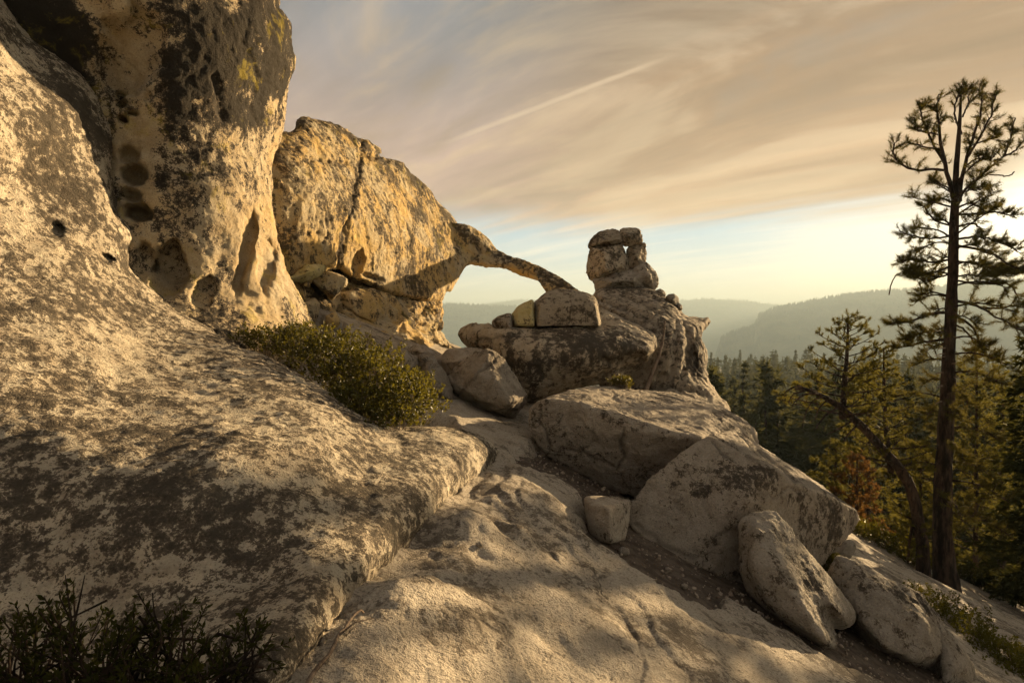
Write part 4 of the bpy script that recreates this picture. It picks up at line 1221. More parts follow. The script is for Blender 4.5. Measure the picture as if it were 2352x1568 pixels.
def trunk_solid(pts, wpx, depth, n=40, sides=16, seed=0, lump=0.06):
    p = spline(np.array([(a[0], a[1], w_) for a, w_ in zip(pts, wpx)], float), n)
    d = np.linspace(depth[0], depth[1], n)
    c = P(p[:, 0], p[:, 1], d)
    v, f = tube(c, p[:, 2] / F * d / 2, sides)
    rad = v[:n * sides] - np.repeat(c, sides, 0)
    k = 1 + lump * 3 * fbm(v[:n * sides] * np.array([1, 1, 0.35]), 7.0, 3, 0.6, seed)
    v[:n * sides] = np.repeat(c, sides, 0) + rad * k[:, None]
    return v, f


# --- tall pine beside the boulders
g = np.random.default_rng(11)
DP = 12.0
pine = empty('pine_tree', P(2178, 1372, np.array(DP)))
tag(pine, 'tall open-crowned pine with forked top standing on the granite slope', 'tree')
pine_trunk = add_part('trunk', trunk_solid([(2178, 1400), (2172, 1330), (2164, 1230), (2166, 1120), (2172, 1000), (2180, 800), (2188, 650), (2192, 500), (2196, 400), (2203, 300), (2208, 205)],
                              [68, 50, 40, 35, 31, 26, 22, 17, 12, 8, 4], (DP, DP), seed=3), M['bark'], pine)
LIMBS = [  # traced points, depth offset at the tip, thickness in frame pixels, leafiness
    ([(1160, 620), (1145, 560), (1120, 460), (1105, 380), (1095, 300), (1085, 230), (1090, 165)], -0.2, 17, 1.0),
    ([(1185, 630), (1190, 550), (1210, 460), (1235, 380), (1265, 290), (1280, 200), (1275, 130)], 0.3, 16, 1.0),
    ([(1215, 440), (1260, 370), (1300, 300), (1330, 220), (1342, 150)], -0.3, 9, 1.0),
    ([(1120, 460), (1070, 380), (1035, 300), (1010, 230), (1030, 190)], 0.5, 9, 1.0),
    ([(1125, 490), (1060, 485), (980, 490), (915, 455), (885, 415), (888, 370)], -0.4, 10, 0.9),
    ([(1105, 400), (1050, 390), (990, 375), (950, 362)], 0.5, 7, 1.0),
    ([(1095, 330), (1040, 320), (1000, 310), (982, 285)], -0.5, 6, 1.0),
    ([(1195, 330), (1165, 250), (1170, 180), (1195, 112)], -0.2, 7, 1.1),
    ([(1200, 250), (1225, 180), (1215, 125)], 0.2, 6, 1.1),
    ([(1180, 640), (1200, 590), (1245, 545), (1300, 495), (1370, 440), (1405, 385), (1425, 310), (1432, 255)], 0.3, 11, 0.8),
    ([(1380, 430), (1440, 400), (1480, 350), (1490, 310)], -0.3, 7, 1.0),
    ([(1300, 510), (1360, 512), (1405, 517), (1432, 500)], 0.2, 5, 0.0),
    ([(1235, 380), (1290, 360), (1340, 345), (1360, 320)], 0.4, 6, 1.0),
    ([(1215, 470), (1260, 440), (1320, 440), (1350, 420)], -0.5, 6, 0.8),
    ([(1160, 600), (1120, 560), (1075, 545), (1060, 540)], 0.6, 6, 1.0),
    ([(1165, 650), (1120, 620), (1080, 630), (1060, 640)], -0.6, 6, 1.0),
    ([(1180, 600), (1230, 580), (1280, 575), (1320, 572)], 0.6, 7, 1.0),
    ([(1160, 740), (1100, 725), (1050, 690), (1018, 650)], 0.3, 8, 0.9),
    ([(1180, 690), (1260, 688), (1340, 680), (1425, 690)], -0.5, 9, 1.1),
    ([(1175, 660), (1230, 640), (1290, 660), (1370, 650)], 0.6, 8, 1.0),
    ([(1155, 785), (1080, 795), (1000, 790), (915, 765)], -0.3, 8, 0.9),
    ([(1155, 800), (1090, 760), (1020, 750), (985, 745)], 0.7, 7, 1.0),
    ([(1150, 890), (1060, 905), (980, 892), (925, 905)], 0.2, 9, 2.3),
    ([(1150, 920), (1070, 950), (1000, 960), (950, 950)], -0.6, 8, 2.3),
    ([(1150, 955), (1090, 972), (1040, 985), (990, 975)], 0.4, 7, 2.2),
    ([(960, 940), (905, 960), (885, 990), (868, 1045)], 0.1, 4, 0.0),
    ([(1175, 745), (1240, 730), (1275, 745), (1300, 790)], -0.4, 8, 0.8),
    ([(1170, 830), (1260, 845), (1340, 870), (1420, 920), (1500, 950)], 0.3, 11, 1.8),
    ([(1175, 800), (1260, 790), (1350, 810), (1440, 850)], -0.7, 9, 1.7),
    ([(1170, 900), (1250, 910), (1330, 930), (1440, 945)], 0.9, 8, 1.9),
    ([(1165, 985), (1260, 1000), (1340, 1000), (1420, 1010), (1455, 1075)], -0.2, 8, 0.45),
    ([(1165, 970), (1230, 960), (1300, 970), (1400, 960)], 0.7, 7, 1.6),
    ([(1160, 1075), (1260, 1100), (1350, 1150), (1500, 1230)], 0.4, 12, 1.0),
    ([(1300, 1110), (1370, 1110), (1440, 1100), (1500, 1130)], -0.6, 8, 1.1),
    ([(1155, 1140), (1240, 1190), (1270, 1250), (1312, 1300)], -0.5, 10, 1.0),
    ([(1150, 1180), (1210, 1210), (1260, 1290), (1240, 1340)], 0.6, 8, 1.1),
    ([(1135, 1128), (1040, 1140), (960, 1172), (870, 1180)], -0.4, 11, 1.1),
    ([(1135, 1055), (1070, 1040), (1010, 1050)], 0.5, 7, 1.2),
    ([(1130, 1250), (1020, 1265), (940, 1282), (885, 1292)], 0.3, 10, 1.2),
    ([(1130, 1220), (1060, 1215), (1000, 1225), (950, 1250)], -0.8, 8, 1.2),
]
limbs = []
for k, (pts, off, th, leafy) in enumerate(LIMBS):
    path = fpath(r7(pts), DP, DP + off * 1.3, 16, 0.015, g)
    limbs.append((path, np.linspace(th * 0.5, 2.2, 16) / F * DP / 2 * 1.25, leafy))
for k in range(40):                                     # limbs towards and away from the viewer
    y0 = 420 + 20 * k + g.uniform(-8, 8)
    x0 = 2190 - (y0 - 500) * 0.022
    s0 = 1 if k % 2 else -1
    a = P(np.array(x0), np.array(y0), np.array(DP))
    ln = g.uniform(0.7, 1.3) * (0.75 if y0 < 560 else 1.0)
    dv = np.array([g.uniform(-0.6, 0.6), s0, 0.0]); dv = dv / np.linalg.norm(dv)
    tt = np.linspace(0, 1, 10)[:, None]
    path = a + dv * ln * tt + np.array([0, 0, 1]) * (0.10 * np.sin(tt * 3) + (0.35 if y0 < 560 else -0.1) * tt ** 2)
    limbs.append((path, np.linspace(0.022, 0.008, 10), 1.0))
pine_from_limbs(pine, limbs, 'needle', g, kk=28, L=0.12, wd=0.0068, dens=21.0, t0=0.20, tl=(0.10, 0.38))
for k, (hx, hy, dx, dy) in enumerate([(1120, 1290, -35, 8), (1118, 1330, -30, -6), (1116, 1315, -42, 14), (1160, 1240, 30, 10), (1112, 1400, -34, 6), (1108, 1460, -26, 12), (1160, 1420, 28, 8), (1105, 1530, -30, 16), (1150, 1360, 24, -4)]):
    add_part('dead_stub', tube(fpath(r7([(hx, hy), (hx + dx * 0.6, hy + dy * 0.3), (hx + dx, hy + dy)]), DP - 0.12, DP - 0.3, 6), np.linspace(0.016, 0.005, 6), 5), M['deadwood'], pine).parent = pine_trunk

# --- leaning trunk with two upright stems
lean = empty('leaning_pine', P(2120, 1350, np.array(12.0)))
tag(lean, 'bent pine leaning away from the tall pine, two upright stems growing from its trunk', 'tree')
add_part('trunk', trunk_solid([(2135, 1385), (2122, 1330), (2117, 1250), (2098, 1140), (2072, 1085), (2030, 1035), (1965, 965), (1905, 918), (1858, 897), (1826, 893)],
                              [48, 32, 25, 23, 22, 20, 16, 12, 8, 4], (12.0, 11.5), seed=9), M['bark'], lean)
limbs = []
for pts, off, th in (([(1862, 898), (1835, 888), (1815, 892), (1800, 905)], 0.1, 6), ([(1880, 905), (1850, 905), (1830, 918), (1818, 935)], -0.2, 5), ([(1850, 897), (1822, 905), (1812, 925)], 0.2, 4),
                     ([(1900, 918), (1880, 940), (1872, 965)], 0.1, 4), ([(1925, 935), (1895, 955), (1880, 975), (1870, 990)], -0.2, 5), ([(1960, 965), (1925, 985), (1895, 1000)], 0.2, 5),
                     ([(1970, 975), (1945, 1000), (1938, 1015)], -0.3, 5), ([(1890, 912), (1868, 920), (1850, 950), (1842, 985)], 0.3, 3)):
    limbs.append((fpath(r7([((a - 1599.4) / 0.51, (b - 141.1) / 0.51) for a, b in pts]), 11.5, 11.5 + off, 10, 0.008, g), np.linspace(th, 1.5, 10) / F * 11.5 / 2, 0.0))
pine_from_limbs(lean, limbs, 'needle_gold', g, limb_name='bare_branch')


def stem_pine(root, pts, wpx, depth, half, leafy, mat, g, nb, first=0.0, upness=0.35, L=0.085, wd=0.010, dens=16, kk=22, tl=(0.08, 0.24), taper=0.75):
    d0_, d1_ = depth if isinstance(depth, tuple) else (depth, depth)
    add_part('stem', trunk_solid(pts, wpx, (d0_, d1_), n=24, sides=9, seed=5), M['bark'], root)
    p = spline(np.array(pts, float), 60)
    c = P(p[:, 0], p[:, 1], np.linspace(d0_, d1_, 60))
    limbs = []
    for k in range(nb):
        t = first + (1 - first) * (k + g.uniform(0, 1)) / nb
        a = np.array([np.interp(t * 59, np.arange(60), c[:, j]) for j in range(3)])
        az = k * 2.399 + g.uniform(-0.4, 0.4)
        ln = (half * (1 - t) ** taper + 0.10 * half) * g.uniform(0.6, 1.15)
        tt = np.linspace(0, 1, 8)[:, None]
        dv = np.array([math.cos(az), math.sin(az), 0.0])
        path = a + dv * ln * tt + np.array([0, 0, 1.0]) * ln * ((upness * t + 0.05) * tt + 0.25 * tt ** 2 * g.uniform(0.3, 1.2))
        limbs.append((path, np.linspace(0.016, 0.005, 8) * (0.5 + 0.8 * (1 - t)), leafy))
    pine_from_limbs(root, limbs, mat, g, kk=kk, L=L, wd=wd, dens=dens, t0=0.15, tl=tl)


stem_pine(lean, [(1934, 960), (1940, 880), (1946, 800), (1948, 732)], [15, 11, 7, 3], (11.65, 12.7), 1.1, 0.8, 'needle_gold', g, 46)
stem_pine(lean, [(2046, 1085), (2036, 1000), (2031, 900), (2030, 802)], [13, 10, 7, 3], (11.85, 12.9), 0.85, 0.8, 'needle_gold', g, 46)
stem_pine(lean, [(2100, 1180), (2090, 1240), (2086, 1290)], [8, 6, 4], 11.9, 0.36, 1.0, 'needle_gold', g, 12)

# --- other pines on the slope
for lab, px, base, top, d, half, mat, nb, wpx, dn in (
        ('young golden pine growing between the leaning trunk and the tall trunk', 2112, 1345, 1030, 13.6, 0.85, 'needle_gold', 46, 12, 15),
        ('bushy golden pine behind the tall trunk with rounded crown', 2240, 1310, 815, 16.0, 1.75, 'needle_gold', 90, 12, 14),
        ('bright young conical pine behind the peaked boulder', 1916, 1270, 1022, 17.0, 0.95, 'needle_gold', 50, 12, 15),
        ('young pine with dry reddish needles below the leaning trunk', 1965, 1270, 1050, 16.0, 0.75, 'needle_red', 44, 10, 15),
        ('golden pine half hidden behind the two upright stems', 1990, 1240, 850, 18.0, 1.5, 'needle_gold', 70, 18, 12),
        ('pale golden pine in the gap beside the dark fir', 2300, 1330, 900, 19.0, 1.6, 'needle_gold', 70, 20, 12)):
    b = P(np.array(float(px)), np.array(float(base)), np.array(d))
    root = empty('pine_tree', b)
    tag(root, lab, 'tree', 'pines on the slope beyond the boulders')
    gz = height(b[0], b[1])
    low = proj(np.array([[b[0], b[1], min(gz, b[2]) - 0.2]]))
    stem_pine(root, [(px, low[1][0]), (px + 2, (low[1][0] + top) / 2), (px + 4, top)], [wpx, wpx * 0.7, 3], d, half, 1.0, mat, g, nb, first=0.08, L=0.12, wd=0.014, kk=18, dens=dn, tl=(0.10, 0.34), taper=0.65)


# --- firs and forest: shared meshes
def conifer_meshes(h, half, seed, nw=24, first=0.12, nb=6, clump=0.42, kind='fir', tris=3):
    g = np.random.default_rng(seed)
    tz = np.linspace(0, h * 0.97, 9)
    tv, tf = tube(np.stack([0.01 * h * np.sin(tz * 0.3 + seed), 0.008 * h * np.cos(tz * 0.25 + seed), tz], 1), np.linspace(0.018, 0.002, 9) * h, 6)
    cs, ax = [], []
    for k in range(nw):
        t = first + (1 - first) * (k + g.uniform(-0.3, 0.3)) / nw
        if kind == 'pine' and g.uniform() < 0.25:
            continue
        for b in range(nb):
            az = g.uniform(0, 2 * math.pi)
            prof = (1 - t) ** 0.8 if kind == 'fir' else min(1.0, 2.6 * (1 - t)) * (0.55 + 0.45 * t)
            ln = half * (prof + 0.05) * g.uniform(0.55, 1.12)
            n = max(2, int(ln / clump * 1.6))
            s = (np.arange(n) + g.uniform(0.3, 1.0, n)) / n
            dv = np.array([math.cos(az), math.sin(az), 0.0])
            sag = -0.28 if kind == 'fir' else 0.05
            p = np.stack([dv[0] * ln * s, dv[1] * ln * s, t * h + ln * (sag * s + 0.12 * s * s)], 1) + g.normal(size=(n, 3)) * 0.06 * half * np.array([1, 1, 0.6])
            cs.append(p); ax.append(np.tile(dv + np.array([0, 0, sag]), (n, 1)))
    c = np.concatenate(cs); a = unit(np.concatenate(ax))
    c = np.concatenate([c, [[0, 0, h * 0.985]]]); a = np.concatenate([a, [[0, 0, 1.0]]])
    cv = needle_tufts(c, a, tris * 2, clump, clump * 0.34, 0.8, g)
    me1 = mesh_arrays('trunk', tv, tf); smooth_shade(me1)
    me2 = mesh_arrays('crown', *cv)
    return me1, me2


def place_tree(name, lab, meshes, loc, sc, rz, mats, group):
    r = empty(name, loc)
    r.scale = (sc * random.uniform(0.85, 1.15), sc * random.uniform(0.85, 1.15), sc)
    r.rotation_euler = (random.uniform(-0.03, 0.03), random.uniform(-0.03, 0.03), rz)
    tag(r, lab, 'tree', group)
    for nm, me, mt in zip(('trunk', 'crown'), meshes, mats):
        if not me.materials:
            me.materials.append(mt)
        o = bpy.data.objects.new(nm, me); col.objects.link(o); o.parent = r
    return r


FIR = conifer_meshes(9.0, 1.9, 5, nw=34, first=0.08, nb=9, clump=0.26, kind='fir', tris=5)
for lab, px, py, d, sc in (('dark layered fir at the edge of view below the sun', 2372, 1380, 13.0, 0.80), ('dark fir behind the foot of the tall pine', 2275, 1330, 20.0, 0.42),
                           ('small dark fir in shade beyond the granite crest', 2330, 1330, 16.5, 0.33)):
    b = P(np.array(float(px)), np.array(float(py)), np.array(d))
    place_tree('fir_tree', lab, FIR, (b[0], b[1], height(b[0], b[1]) - 0.1), sc, 1.3 * d, (M['bark'], M['fir']), 'dark firs below the sun')

VAR = [conifer_meshes(20, 3.0, 21, 26, 0.10, 6, 0.85, 'fir', 3), conifer_meshes(20, 2.5, 22, 28, 0.16, 6, 0.75, 'fir', 3), conifer_meshes(20, 3.4, 23, 20, 0.35, 7, 1.0, 'pine', 3),
       conifer_meshes(20, 2.9, 24, 20, 0.28, 6, 0.9, 'pine', 3), conifer_meshes(20, 2.0, 25, 24, 0.20, 5, 0.7, 'fir', 3)]
LABS = ['spired fir', 'slim fir', 'round-topped pine', 'open pine', 'thin ragged fir']


def forest_label(k, px, r):
    rank = 'in the near forest' if r < 90 else ('in the middle forest' if r < 200 else ('in the far forest' if r < 300 else 'on the forest skyline'))
    for lim, where in ((1680, 'next to the outcrop prong'), (1760, 'below the cliff nose of the ridge'), (1850, 'between the outcrop and the bent pine'), (1950, 'behind the tip of the bent pine'),
                       (2050, 'behind the upright stems'), (2160, 'between the upright stems and tall pine'), (2260, 'behind the tall pine'), (9999, 'beyond the dark firs')):
        if px < lim:
            return LABS[k] + ' ' + rank + ', ' + where

fr = np.random.default_rng(77)
nt = 0
while nt < 285:
    px = fr.uniform(1570, 2400)
    if nt < 100:
        r = fr.uniform(48, 120)
    elif nt < 190:
        r = fr.uniform(120, 240)
    else:
        r = fr.uniform(240, 400)
    a = math.atan((px - CX) / F)
    x, y = r * math.sin(a), r * math.cos(a)
    z = float(terrain(np.array([x]), np.array([y]), False)[0][0])
    k = int(fr.integers(0, 5))
    top_px = fr.uniform(790, 835) if r > 200 else fr.uniform(800, 900)
    hgt_ = -(top_px - 720) / F * y - z
    sc = float(np.clip(hgt_ / 20.0, 0.45, 1.15)) * fr.uniform(0.85, 1.0)
    place_tree('forest_tree', forest_label(k, px, r), VAR[k], (x, y, z - 0.3), sc, fr.uniform(0, 6.28), (M['bark'], M['forest']), 'trees of the forest beyond the outcrop')
    nt += 1


# the trees past counting: one mass
lod = []
for sd, kd in ((61, 'fir'), (62, 'pine'), (63, 'fir')):
    t_, c_ = conifer_meshes(20, 2.9, sd, 11, 0.14, 4, 1.7, kd, 2)
    vs = get_co(c_).astype(float); fs_ = np.empty(len(c_.polygons) * 3, np.int32); c_.loops.foreach_get('vertex_index', fs_)
    lod.append((vs, fs_.reshape(-1, 3))); bpy.data.meshes.remove(t_); bpy.data.meshes.remove(c_)
parts_ = []
for k in range(1150):
    px = fr.uniform(1540, 3300); r = math.sqrt(fr.uniform(90 ** 2, 430 ** 2)); a = math.atan((px - CX) / F)
    x, y = r * math.sin(a), r * math.cos(a)
    z = float(terrain(np.array([x]), np.array([y]), False)[0][0])
    sc = float(np.clip((-(fr.uniform(805, 850) - 720) / F * y - z) / 20.0, 0.4, 1.05)) * fr.uniform(0.75, 1.0)
    vs, fs_ = lod[k % 3]
    ca, sa = math.cos(k), math.sin(k)
    q = vs * sc
    parts_.append((np.stack([q[:, 0] * ca - q[:, 1] * sa + x, q[:, 0] * sa + q[:, 1] * ca + y, q[:, 2] + z - 0.3], 1), fs_))
tag(add_obj('forest', mesh_arrays('forest', *join(parts_)), M['forest']), 'mass of further conifers filling the forest behind', kind='stuff')


# --- shrubs
def shrub(name, lab, blobs, n, leaf, asp, per, mat, g, group=None, twig='twig', spr=0.11, cat='shrub', outw=0.55, stem_from=None):
    cs, ds = [], []
    tot = sum(b[2] * b[3] for b in blobs)
    cent = []
    for (bx, by, rx, ry, d, depth_r) in blobs:
        m = int(n * rx * ry / tot)
        c = P(np.array(float(bx)), np.array(float(by)), np.array(d))
        rad = np.array([rx * d / F, depth_r, ry * d / F])
        dv = unit(g.normal(size=(m, 3)))
        rr = g.uniform(0.35, 1.0, (m, 1)) ** 0.45
        k = 1 + 0.6 * fbm(dv * 2.4 + c * 2, 1.6, 3, 0.65, 600)
        p = c + dv * rad * rr * k[:, None]
        cs.append(p); ds.append(unit(dv * outw + np.array([0, 0, 0.75]) + 0.35 * g.normal(size=(m, 3))))
        cent.append(c)
    c = np.concatenate(cs); d_ = np.concatenate(ds)
    m = len(c)
    t = g.uniform(0, 1, (m, per, 1))
    pos = c[:, None] + d_[:, None] * spr * t
    az = unit(np.cross(d_[:, None] + 0 * pos, g.normal(size=(m, per, 3))))
    ax = unit(d_[:, None] * 0.75 + az * 0.8)
    lv = leaves(pos.reshape(-1, 3), ax.reshape(-1, 3), leaf, asp, g)
    base = np.array(cent).mean(0); base[2] = c[:, 2].min()
    root = empty(name, base)
    tag(root, lab, cat, group)
    add_part('foliage', lv, M[mat], root, smooth=False)
    tw = []
    sel = g.choice(m, min(m, 260), replace=False)
    for i in sel:
        a = c[i] - d_[i] * spr * 2.0 - np.array([0, 0, 0.02])
        tw.append(tube(np.stack([a, c[i] - d_[i] * spr * 0.6 + 0.01 * g.normal(size=3), c[i] + d_[i] * spr]), [0.004, 0.003, 0.0015], 4, cap=False))
    add_part('twigs', join(tw), M[twig], root)['kind'] = 'stuff'
    return root


g = np.random.default_rng(31)
shrub('leafy_shrub', 'dense olive-leaved shrub in the hollow between the slab and arch rock',
      [(625, 788, 56, 24, 5.75, 0.26), (700, 792, 66, 38, 5.75, 0.30), (770, 830, 82, 56, 5.55, 0.34), (850, 875, 92, 70, 5.3, 0.36), (925, 925, 72, 52, 5.0, 0.32), (820, 930, 66, 34, 4.85, 0.22), (900, 965, 60, 18, 4.7, 0.18), (570, 778, 34, 12, 5.7, 0.16)],
      2000, 0.031, 0.55, 12, 'oak_leaf', g, spr=0.10)
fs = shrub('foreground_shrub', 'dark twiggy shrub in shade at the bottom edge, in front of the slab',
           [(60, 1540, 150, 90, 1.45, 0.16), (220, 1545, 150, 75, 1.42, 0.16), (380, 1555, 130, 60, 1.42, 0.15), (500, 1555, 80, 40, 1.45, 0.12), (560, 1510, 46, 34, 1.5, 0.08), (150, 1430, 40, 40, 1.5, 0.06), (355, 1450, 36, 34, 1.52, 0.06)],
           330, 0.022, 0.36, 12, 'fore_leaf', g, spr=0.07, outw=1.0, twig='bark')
tw = []
for pts in ([(150, 1560), (165, 1450), (158, 1380), (150, 1320)], [(165, 1450), (180, 1390), (195, 1320)], [(300, 1560), (370, 1480), (355, 1410), (350, 1360)], [(480, 1568), (530, 1530), (565, 1500), (590, 1450)],
            [(520, 1540), (570, 1520), (615, 1510)], [(420, 1560), (410, 1500), (430, 1440)]):
    add_part('stem', tube(fpath(pts, 1.40, 1.5, 10), np.linspace(0.004, 0.0012, 10), 5), M['bark'], fs)

shrub('low_shrub', 'low green shrub mat growing down from the foot of the tall pine',
      [(2140, 1385, 46, 20, 8.2, 0.4), (2195, 1430, 60, 34, 7.6, 0.45), (2245, 1480, 58, 40, 7.0, 0.45), (2290, 1530, 60, 48, 6.6, 0.45), (2340, 1580, 60, 50, 6.4, 0.45), (2260, 1570, 50, 40, 6.3, 0.4), (2120, 1365, 30, 10, 8.6, 0.3)], 1500, 0.035, 0.5, 12, 'mat_leaf', g, spr=0.10)
shrub('low_shrub', 'low green shrub at the edge of view beside the shrub mat', [(2330, 1520, 44, 24, 7.2, 0.4), (2380, 1550, 50, 30, 7.0, 0.4)], 500, 0.035, 0.5, 12, 'mat_leaf', g, spr=0.10)
shrub('low_shrub', 'shrub patch on the granite crest beyond the peaked boulder', [(1985, 1222, 50, 10, 13.4, 0.5), (2050, 1252, 55, 12, 13.2, 0.5), (2100, 1285, 30, 12, 13.0, 0.4)], 900, 0.05, 0.5, 9, 'mat_leaf', g, spr=0.12)
shrub('low_shrub', 'shrub patch on the granite crest below the dark firs', [(2240, 1318, 40, 10, 14.0, 0.5), (2300, 1345, 50, 12, 13.6, 0.5), (2345, 1372, 40, 12, 13.2, 0.5)], 900, 0.05, 0.5, 9, 'fir', g, spr=0.12)
shrub('small_shrub', 'small green shrub in the gap behind the leaning stone', [(1902, 1296, 16, 20, 6.4, 0.12)], 150, 0.03, 0.5, 10, 'mat_leaf', g, spr=0.07)
shrub('small_shrub', 'tiny tuft of leaves between the flat boulder and the streaked boulder', [(1428, 880, 20, 8, 8.3, 0.15)], 120, 0.03, 0.5, 10, 'oak_leaf', g, spr=0.08)

# --- dead wood
st = fpath([(640, 1580), (672, 1535), (712, 1490), (738, 1450), (766, 1420), (792, 1398)], 0, 0, 24)
sp = spline(np.array([(640, 1580), (672, 1535), (712, 1490), (738, 1450), (766, 1420), (792, 1398)], float), 24)
dd_ = plane_depth(sp[:, 0], sp[:, 1])
st = P(sp[:, 0], sp[:, 1], dd_)
st[:, 0] += 0.07; st[:, 2] = np.maximum(terrain(st[:, 0], st[:, 1])[0], -1.48 - 0.46 * st[:, 0]) + 0.014 + 0.008 * np.abs(np.sin(np.arange(24) * 0.4))
stick = empty('fallen_stick', st[0]); tag(stick, 'thin crooked dead stick lying along the foot of the slab', 'stick')
add_part('shaft', tube(st, np.linspace(0.0085, 0.004, 24), 7), M['deadwood'], stick)
add_part('side_twig', tube(np.stack([st[12], st[12] + np.array([0.04, 0.06, 0.015]), st[12] + np.array([0.10, 0.10, 0.01])]), [0.004, 0.003, 0.0015], 5), M['deadwood'], stick)
dt = empty('dead_trunk', P(1488, 895, np.array(9.3)))
tag(dt, 'slim dead trunk propped against the outcrop behind the flat boulder', 'dead tree')
add_part('trunk', trunk_solid(r3([(1500, 1195), (1530, 1120), (1560, 1040), (1600, 930), (1622, 820), (1630, 740)]), [12, 11, 9, 7, 5, 3], (9.2, 9.85), n=24, sides=9, seed=2), M['deadwood'], dt)

# --- gravel on the soil
g = np.random.default_rng(51)
ico = np.array([(0, 0, 1), (0.9, 0, 0.4), (0.28, 0.85, 0.4), (-0.72, 0.53, 0.4), (-0.72, -0.53, 0.4), (0.28, -0.85, 0.4), (0.72, 0.53, -0.4), (-0.28, 0.85, -0.4), (-0.9, 0, -0.4), (-0.28, -0.85, -0.4), (0.72, -0.53, -0.4), (0, 0, -1)], float)
icof = np.array([(0, 1, 2), (0, 2, 3), (0, 3, 4), (0, 4, 5), (0, 5, 1), (1, 6, 2), (2, 7, 3), (3, 8, 4), (4, 9, 5), (5, 10, 1), (6, 7, 2), (7, 8, 3), (8, 9, 4), (9, 10, 5), (10, 6, 1), (11, 7, 6), (11, 8, 7), (11, 9, 8), (11, 10, 9), (11, 6, 10)])


def soil_z(x, y):
    return -1.4 - 0.46 * x - 0.058


c0, c1 = DIRT_XY.min(0), DIRT_XY.max(0)
pt = g.uniform(c0, c1, (9000, 2)); pt = pt[inside(pt, DIRT_XY)][:2600]
sz = 0.006 + 0.016 * g.uniform(0, 1, len(pt)) ** 4
vv = ico[None] * (sz[:, None] * g.uniform(0.6, 1.3, (len(pt), 3)))[:, None] * (1 + 0.2 * g.normal(size=(len(pt), 12, 1)))
vv = vv + np.stack([pt[:, 0], pt[:, 1], soil_z(pt[:, 0], pt[:, 1]) + 0.004], 1)[:, None]
ff = (icof[None] + np.arange(len(pt))[:, None, None] * 12).reshape(-1, 3)
gm = mesh_arrays('gravel', vv.reshape(-1, 3), ff)
tag(add_obj('gravel', gm, M['gravel']), 'scattered gravel on the dark soil below the boulders', kind='stuff')
for lab, zx, zy, s0 in (('pale pebble on soil below the cube stone', 1478, 892, 0.045), ('small pebble beside the pale pebble on soil', 1440, 905, 0.022), ('pebble at the soil edge near the cube stone', 1290, 862, 0.02), ('dark pebble on bedrock below the knobs', 757, 897, 0.022),
                        ('pebble on soil under the peaked boulder', 1700, 980, 0.03), ('pebble lying near the low end of the soil strip', 1780, 1060, 0.03)):
    vx, vy = 752.6 + 0.4602 * zx, 846.7 + 0.4602 * zy
    p = P(np.array(vx), np.array(vy), plane_depth(np.array(vx), np.array(vy)))
    me = remesh([(ico * s0 * np.array([1.1, 0.9, 0.8]), icof)], s0 / 6); relax(me, 2)
    v = get_co(me); set_co(me, v + get_no(me) * (0.25 * s0 * fbm(v.astype(float) / s0, 0.9, 3, 0.5, int(zx)))[:, None]); smooth_shade(me)
    o = add_obj('pebble', me, M['boulder']); o.location = (p[0], p[1], p[2] - 0.05 + s0 * 0.5 if zx > 800 else height(p[0], p[1]) + s0 * 0.4)
    tag(o, lab, 'pebble', 'pebbles on the ground')

pt = g.uniform(c0, c1, (9000, 2)); pt = pt[inside(pt, DIRT_XY)][:3000]
a_ = g.uniform(0, 6.28, len(pt)); ln_ = g.uniform(0.03, 0.09, len(pt))
p0 = np.stack([pt[:, 0], pt[:, 1], soil_z(pt[:, 0], pt[:, 1]) + 0.014 + 0.01 * g.uniform(0, 1, len(pt))], 1)
dv = np.stack([np.cos(a_), np.sin(a_), -0.46 * np.cos(a_)], 1)
sd_ = np.stack([-np.sin(a_), np.cos(a_), 0.46 * np.sin(a_)], 1) * 0.0018
vv = np.stack([p0 - sd_, p0 + sd_, p0 + dv * ln_[:, None]], 1).reshape(-1, 3)
tag(add_obj('needle_litter', mesh_arrays('needle_litter', vv, np.arange(len(vv)).reshape(-1, 3)), M['needle_red']), 'dry fallen needles scattered over the dark soil', kind='stuff')

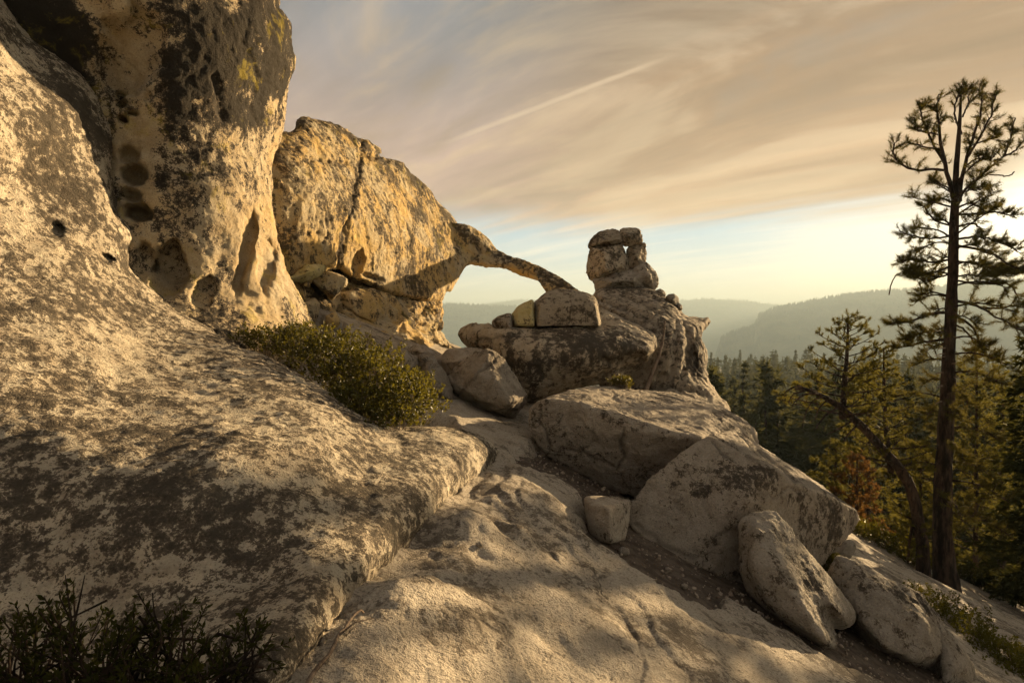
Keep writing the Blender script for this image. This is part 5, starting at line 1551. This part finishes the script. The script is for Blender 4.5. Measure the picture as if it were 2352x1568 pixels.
# ------------------------------------------------------------------ hills
def ridge(name, lab, crest, dist, foot=-330.0, seed=0, rough=24.0, trees=0, front=0.62, back=1.25, th=14.0):
    cp = np.array(crest, float)
    n = 260
    px = np.linspace(cp[0, 0], cp[-1, 0], n)
    py = np.interp(px, cp[:, 0], cp[:, 1])
    top = P(px, py, np.full(n, dist))
    rows = 46
    s = np.linspace(-1, 1, rows)
    X, Y, Z = [], [], []
    for t in s:
        k = 1 + (front - 1) * (-t) if t < 0 else 1 + (back - 1) * t
        hz = 1 - abs(t) ** 1.35 if t < 0 else 1 - t ** 1.3
        X.append(top[:, 0] * k); Y.append(top[:, 1] * k); Z.append(foot + (top[:, 2] - foot) * hz)
    v = np.stack([np.array(X).ravel(), np.array(Y).ravel(), np.array(Z).ravel()], 1)
    a = np.repeat(np.abs(s), n)
    v[:, 2] += (0.25 + 2.2 * np.minimum(a, 0.5)) * rough * fbm(v * np.array([1, 1, 0]), 1 / 260.0, 5, 0.5, seed)
    i = np.arange(rows - 1)[:, None] * n; j = np.arange(n - 1)[None]
    q = np.stack([i + j, i + j + 1, i + n + j + 1, i + n + j], -1).reshape(-1, 4)
    me = mesh_arrays(name, v, q); smooth_shade(me)
    tag(add_obj(name, me, M['hill']), lab, kind='structure')
    if trees:
        gg = np.random.default_rng(seed)
        u = gg.uniform(0, n - 1.01, trees); w_ = (rows / 2 - 0.5) - np.abs(gg.normal(0, 4.5, trees)); w_ = np.clip(w_, 0, rows - 1.01)
        ui = u.astype(int); wi = w_.astype(int); vg = v.reshape(rows, n, 3)
        fu = (u - ui)[:, None]; fw = (w_ - wi)[:, None]
        p = (vg[wi, ui] * (1 - fu) + vg[wi, ui + 1] * fu) * (1 - fw) + (vg[wi + 1, ui] * (1 - fu) + vg[wi + 1, ui + 1] * fu) * fw
        h = th * gg.uniform(0.5, 1.2, trees)
        ang = np.arange(5) * 2 * math.pi / 5
        ring = np.stack([np.cos(ang), np.sin(ang), 0 * ang], 1)
        vv = np.concatenate([p[:, None] + ring[None] * (h * 0.22)[:, None, None], p[:, None] + np.array([0, 0, 1.0]) * h[:, None, None]], 1)
        f = np.array([(k, (k + 1) % 5, 5) for k in range(5)])
        ff = (f[None] + np.arange(trees)[:, None, None] * 6).reshape(-1, 3)
        tag(add_obj('hill_forest', mesh_arrays('hill_forest', vv.reshape(-1, 3), ff), M['hill']), 'distant forest covering ' + lab, kind='stuff')


ridge('hill', 'the long wooded ridge with a cliff nose below the sun', [(1636, 850), (1648, 800), (1656, 775), (1700, 757), (1734, 744), (1744, 720), (1785, 704), (1860, 690), (1900, 686), (2000, 671), (2100, 663), (2200, 655), (2352, 641), (2900, 632)], 2400, seed=3, trees=5000)
ridge('hill', 'the pale far ridge behind the outcrop', [(1250, 720), (1400, 692), (1500, 689), (1570, 690), (1620, 687), (1700, 690), (1780, 700), (1900, 722), (2400, 740)], 4400, seed=5, trees=2500, rough=18, th=18)
ridge('hill', 'the wooded ridge seen through the arch', [(500, 720), (900, 702), (1000, 697), (1060, 699), (1180, 705), (1240, 712), (1300, 730), (1420, 770)], 3000, seed=7, trees=4000)
ridge('hill', 'the faintest far ridge above the arch gap', [(700, 725), (1000, 716), (1090, 703), (1130, 696), (1190, 688), (1230, 690), (1350, 694), (1500, 700)], 5200, seed=9, trees=2000, rough=18, th=20)

# ------------------------------------------------------------------ haze
hb = bmesh.new()
bmesh.ops.create_cube(hb, size=1.0)
for v_ in hb.verts:
    v_.co = Vector((v_.co.x * 15000, v_.co.y * 15000, -520 if v_.co.z < 0 else 215))
hm = bpy.data.meshes.new('haze'); hb.to_mesh(hm); hb.free()
mt, t = material('haze_air')
pv = t.n('ShaderNodeVolumePrincipled')
pv.inputs['Color'].default_value = (0.42, 0.53, 0.60, 1)
pv.inputs['Density'].default_value = 3.3e-4
pv.inputs['Anisotropy'].default_value = 0.15
t.link(pv.outputs[0], t.n('ShaderNodeOutputMaterial').inputs['Volume'])
tag(add_obj('haze', hm, mt), 'smoky evening haze filling the valley', kind='stuff')
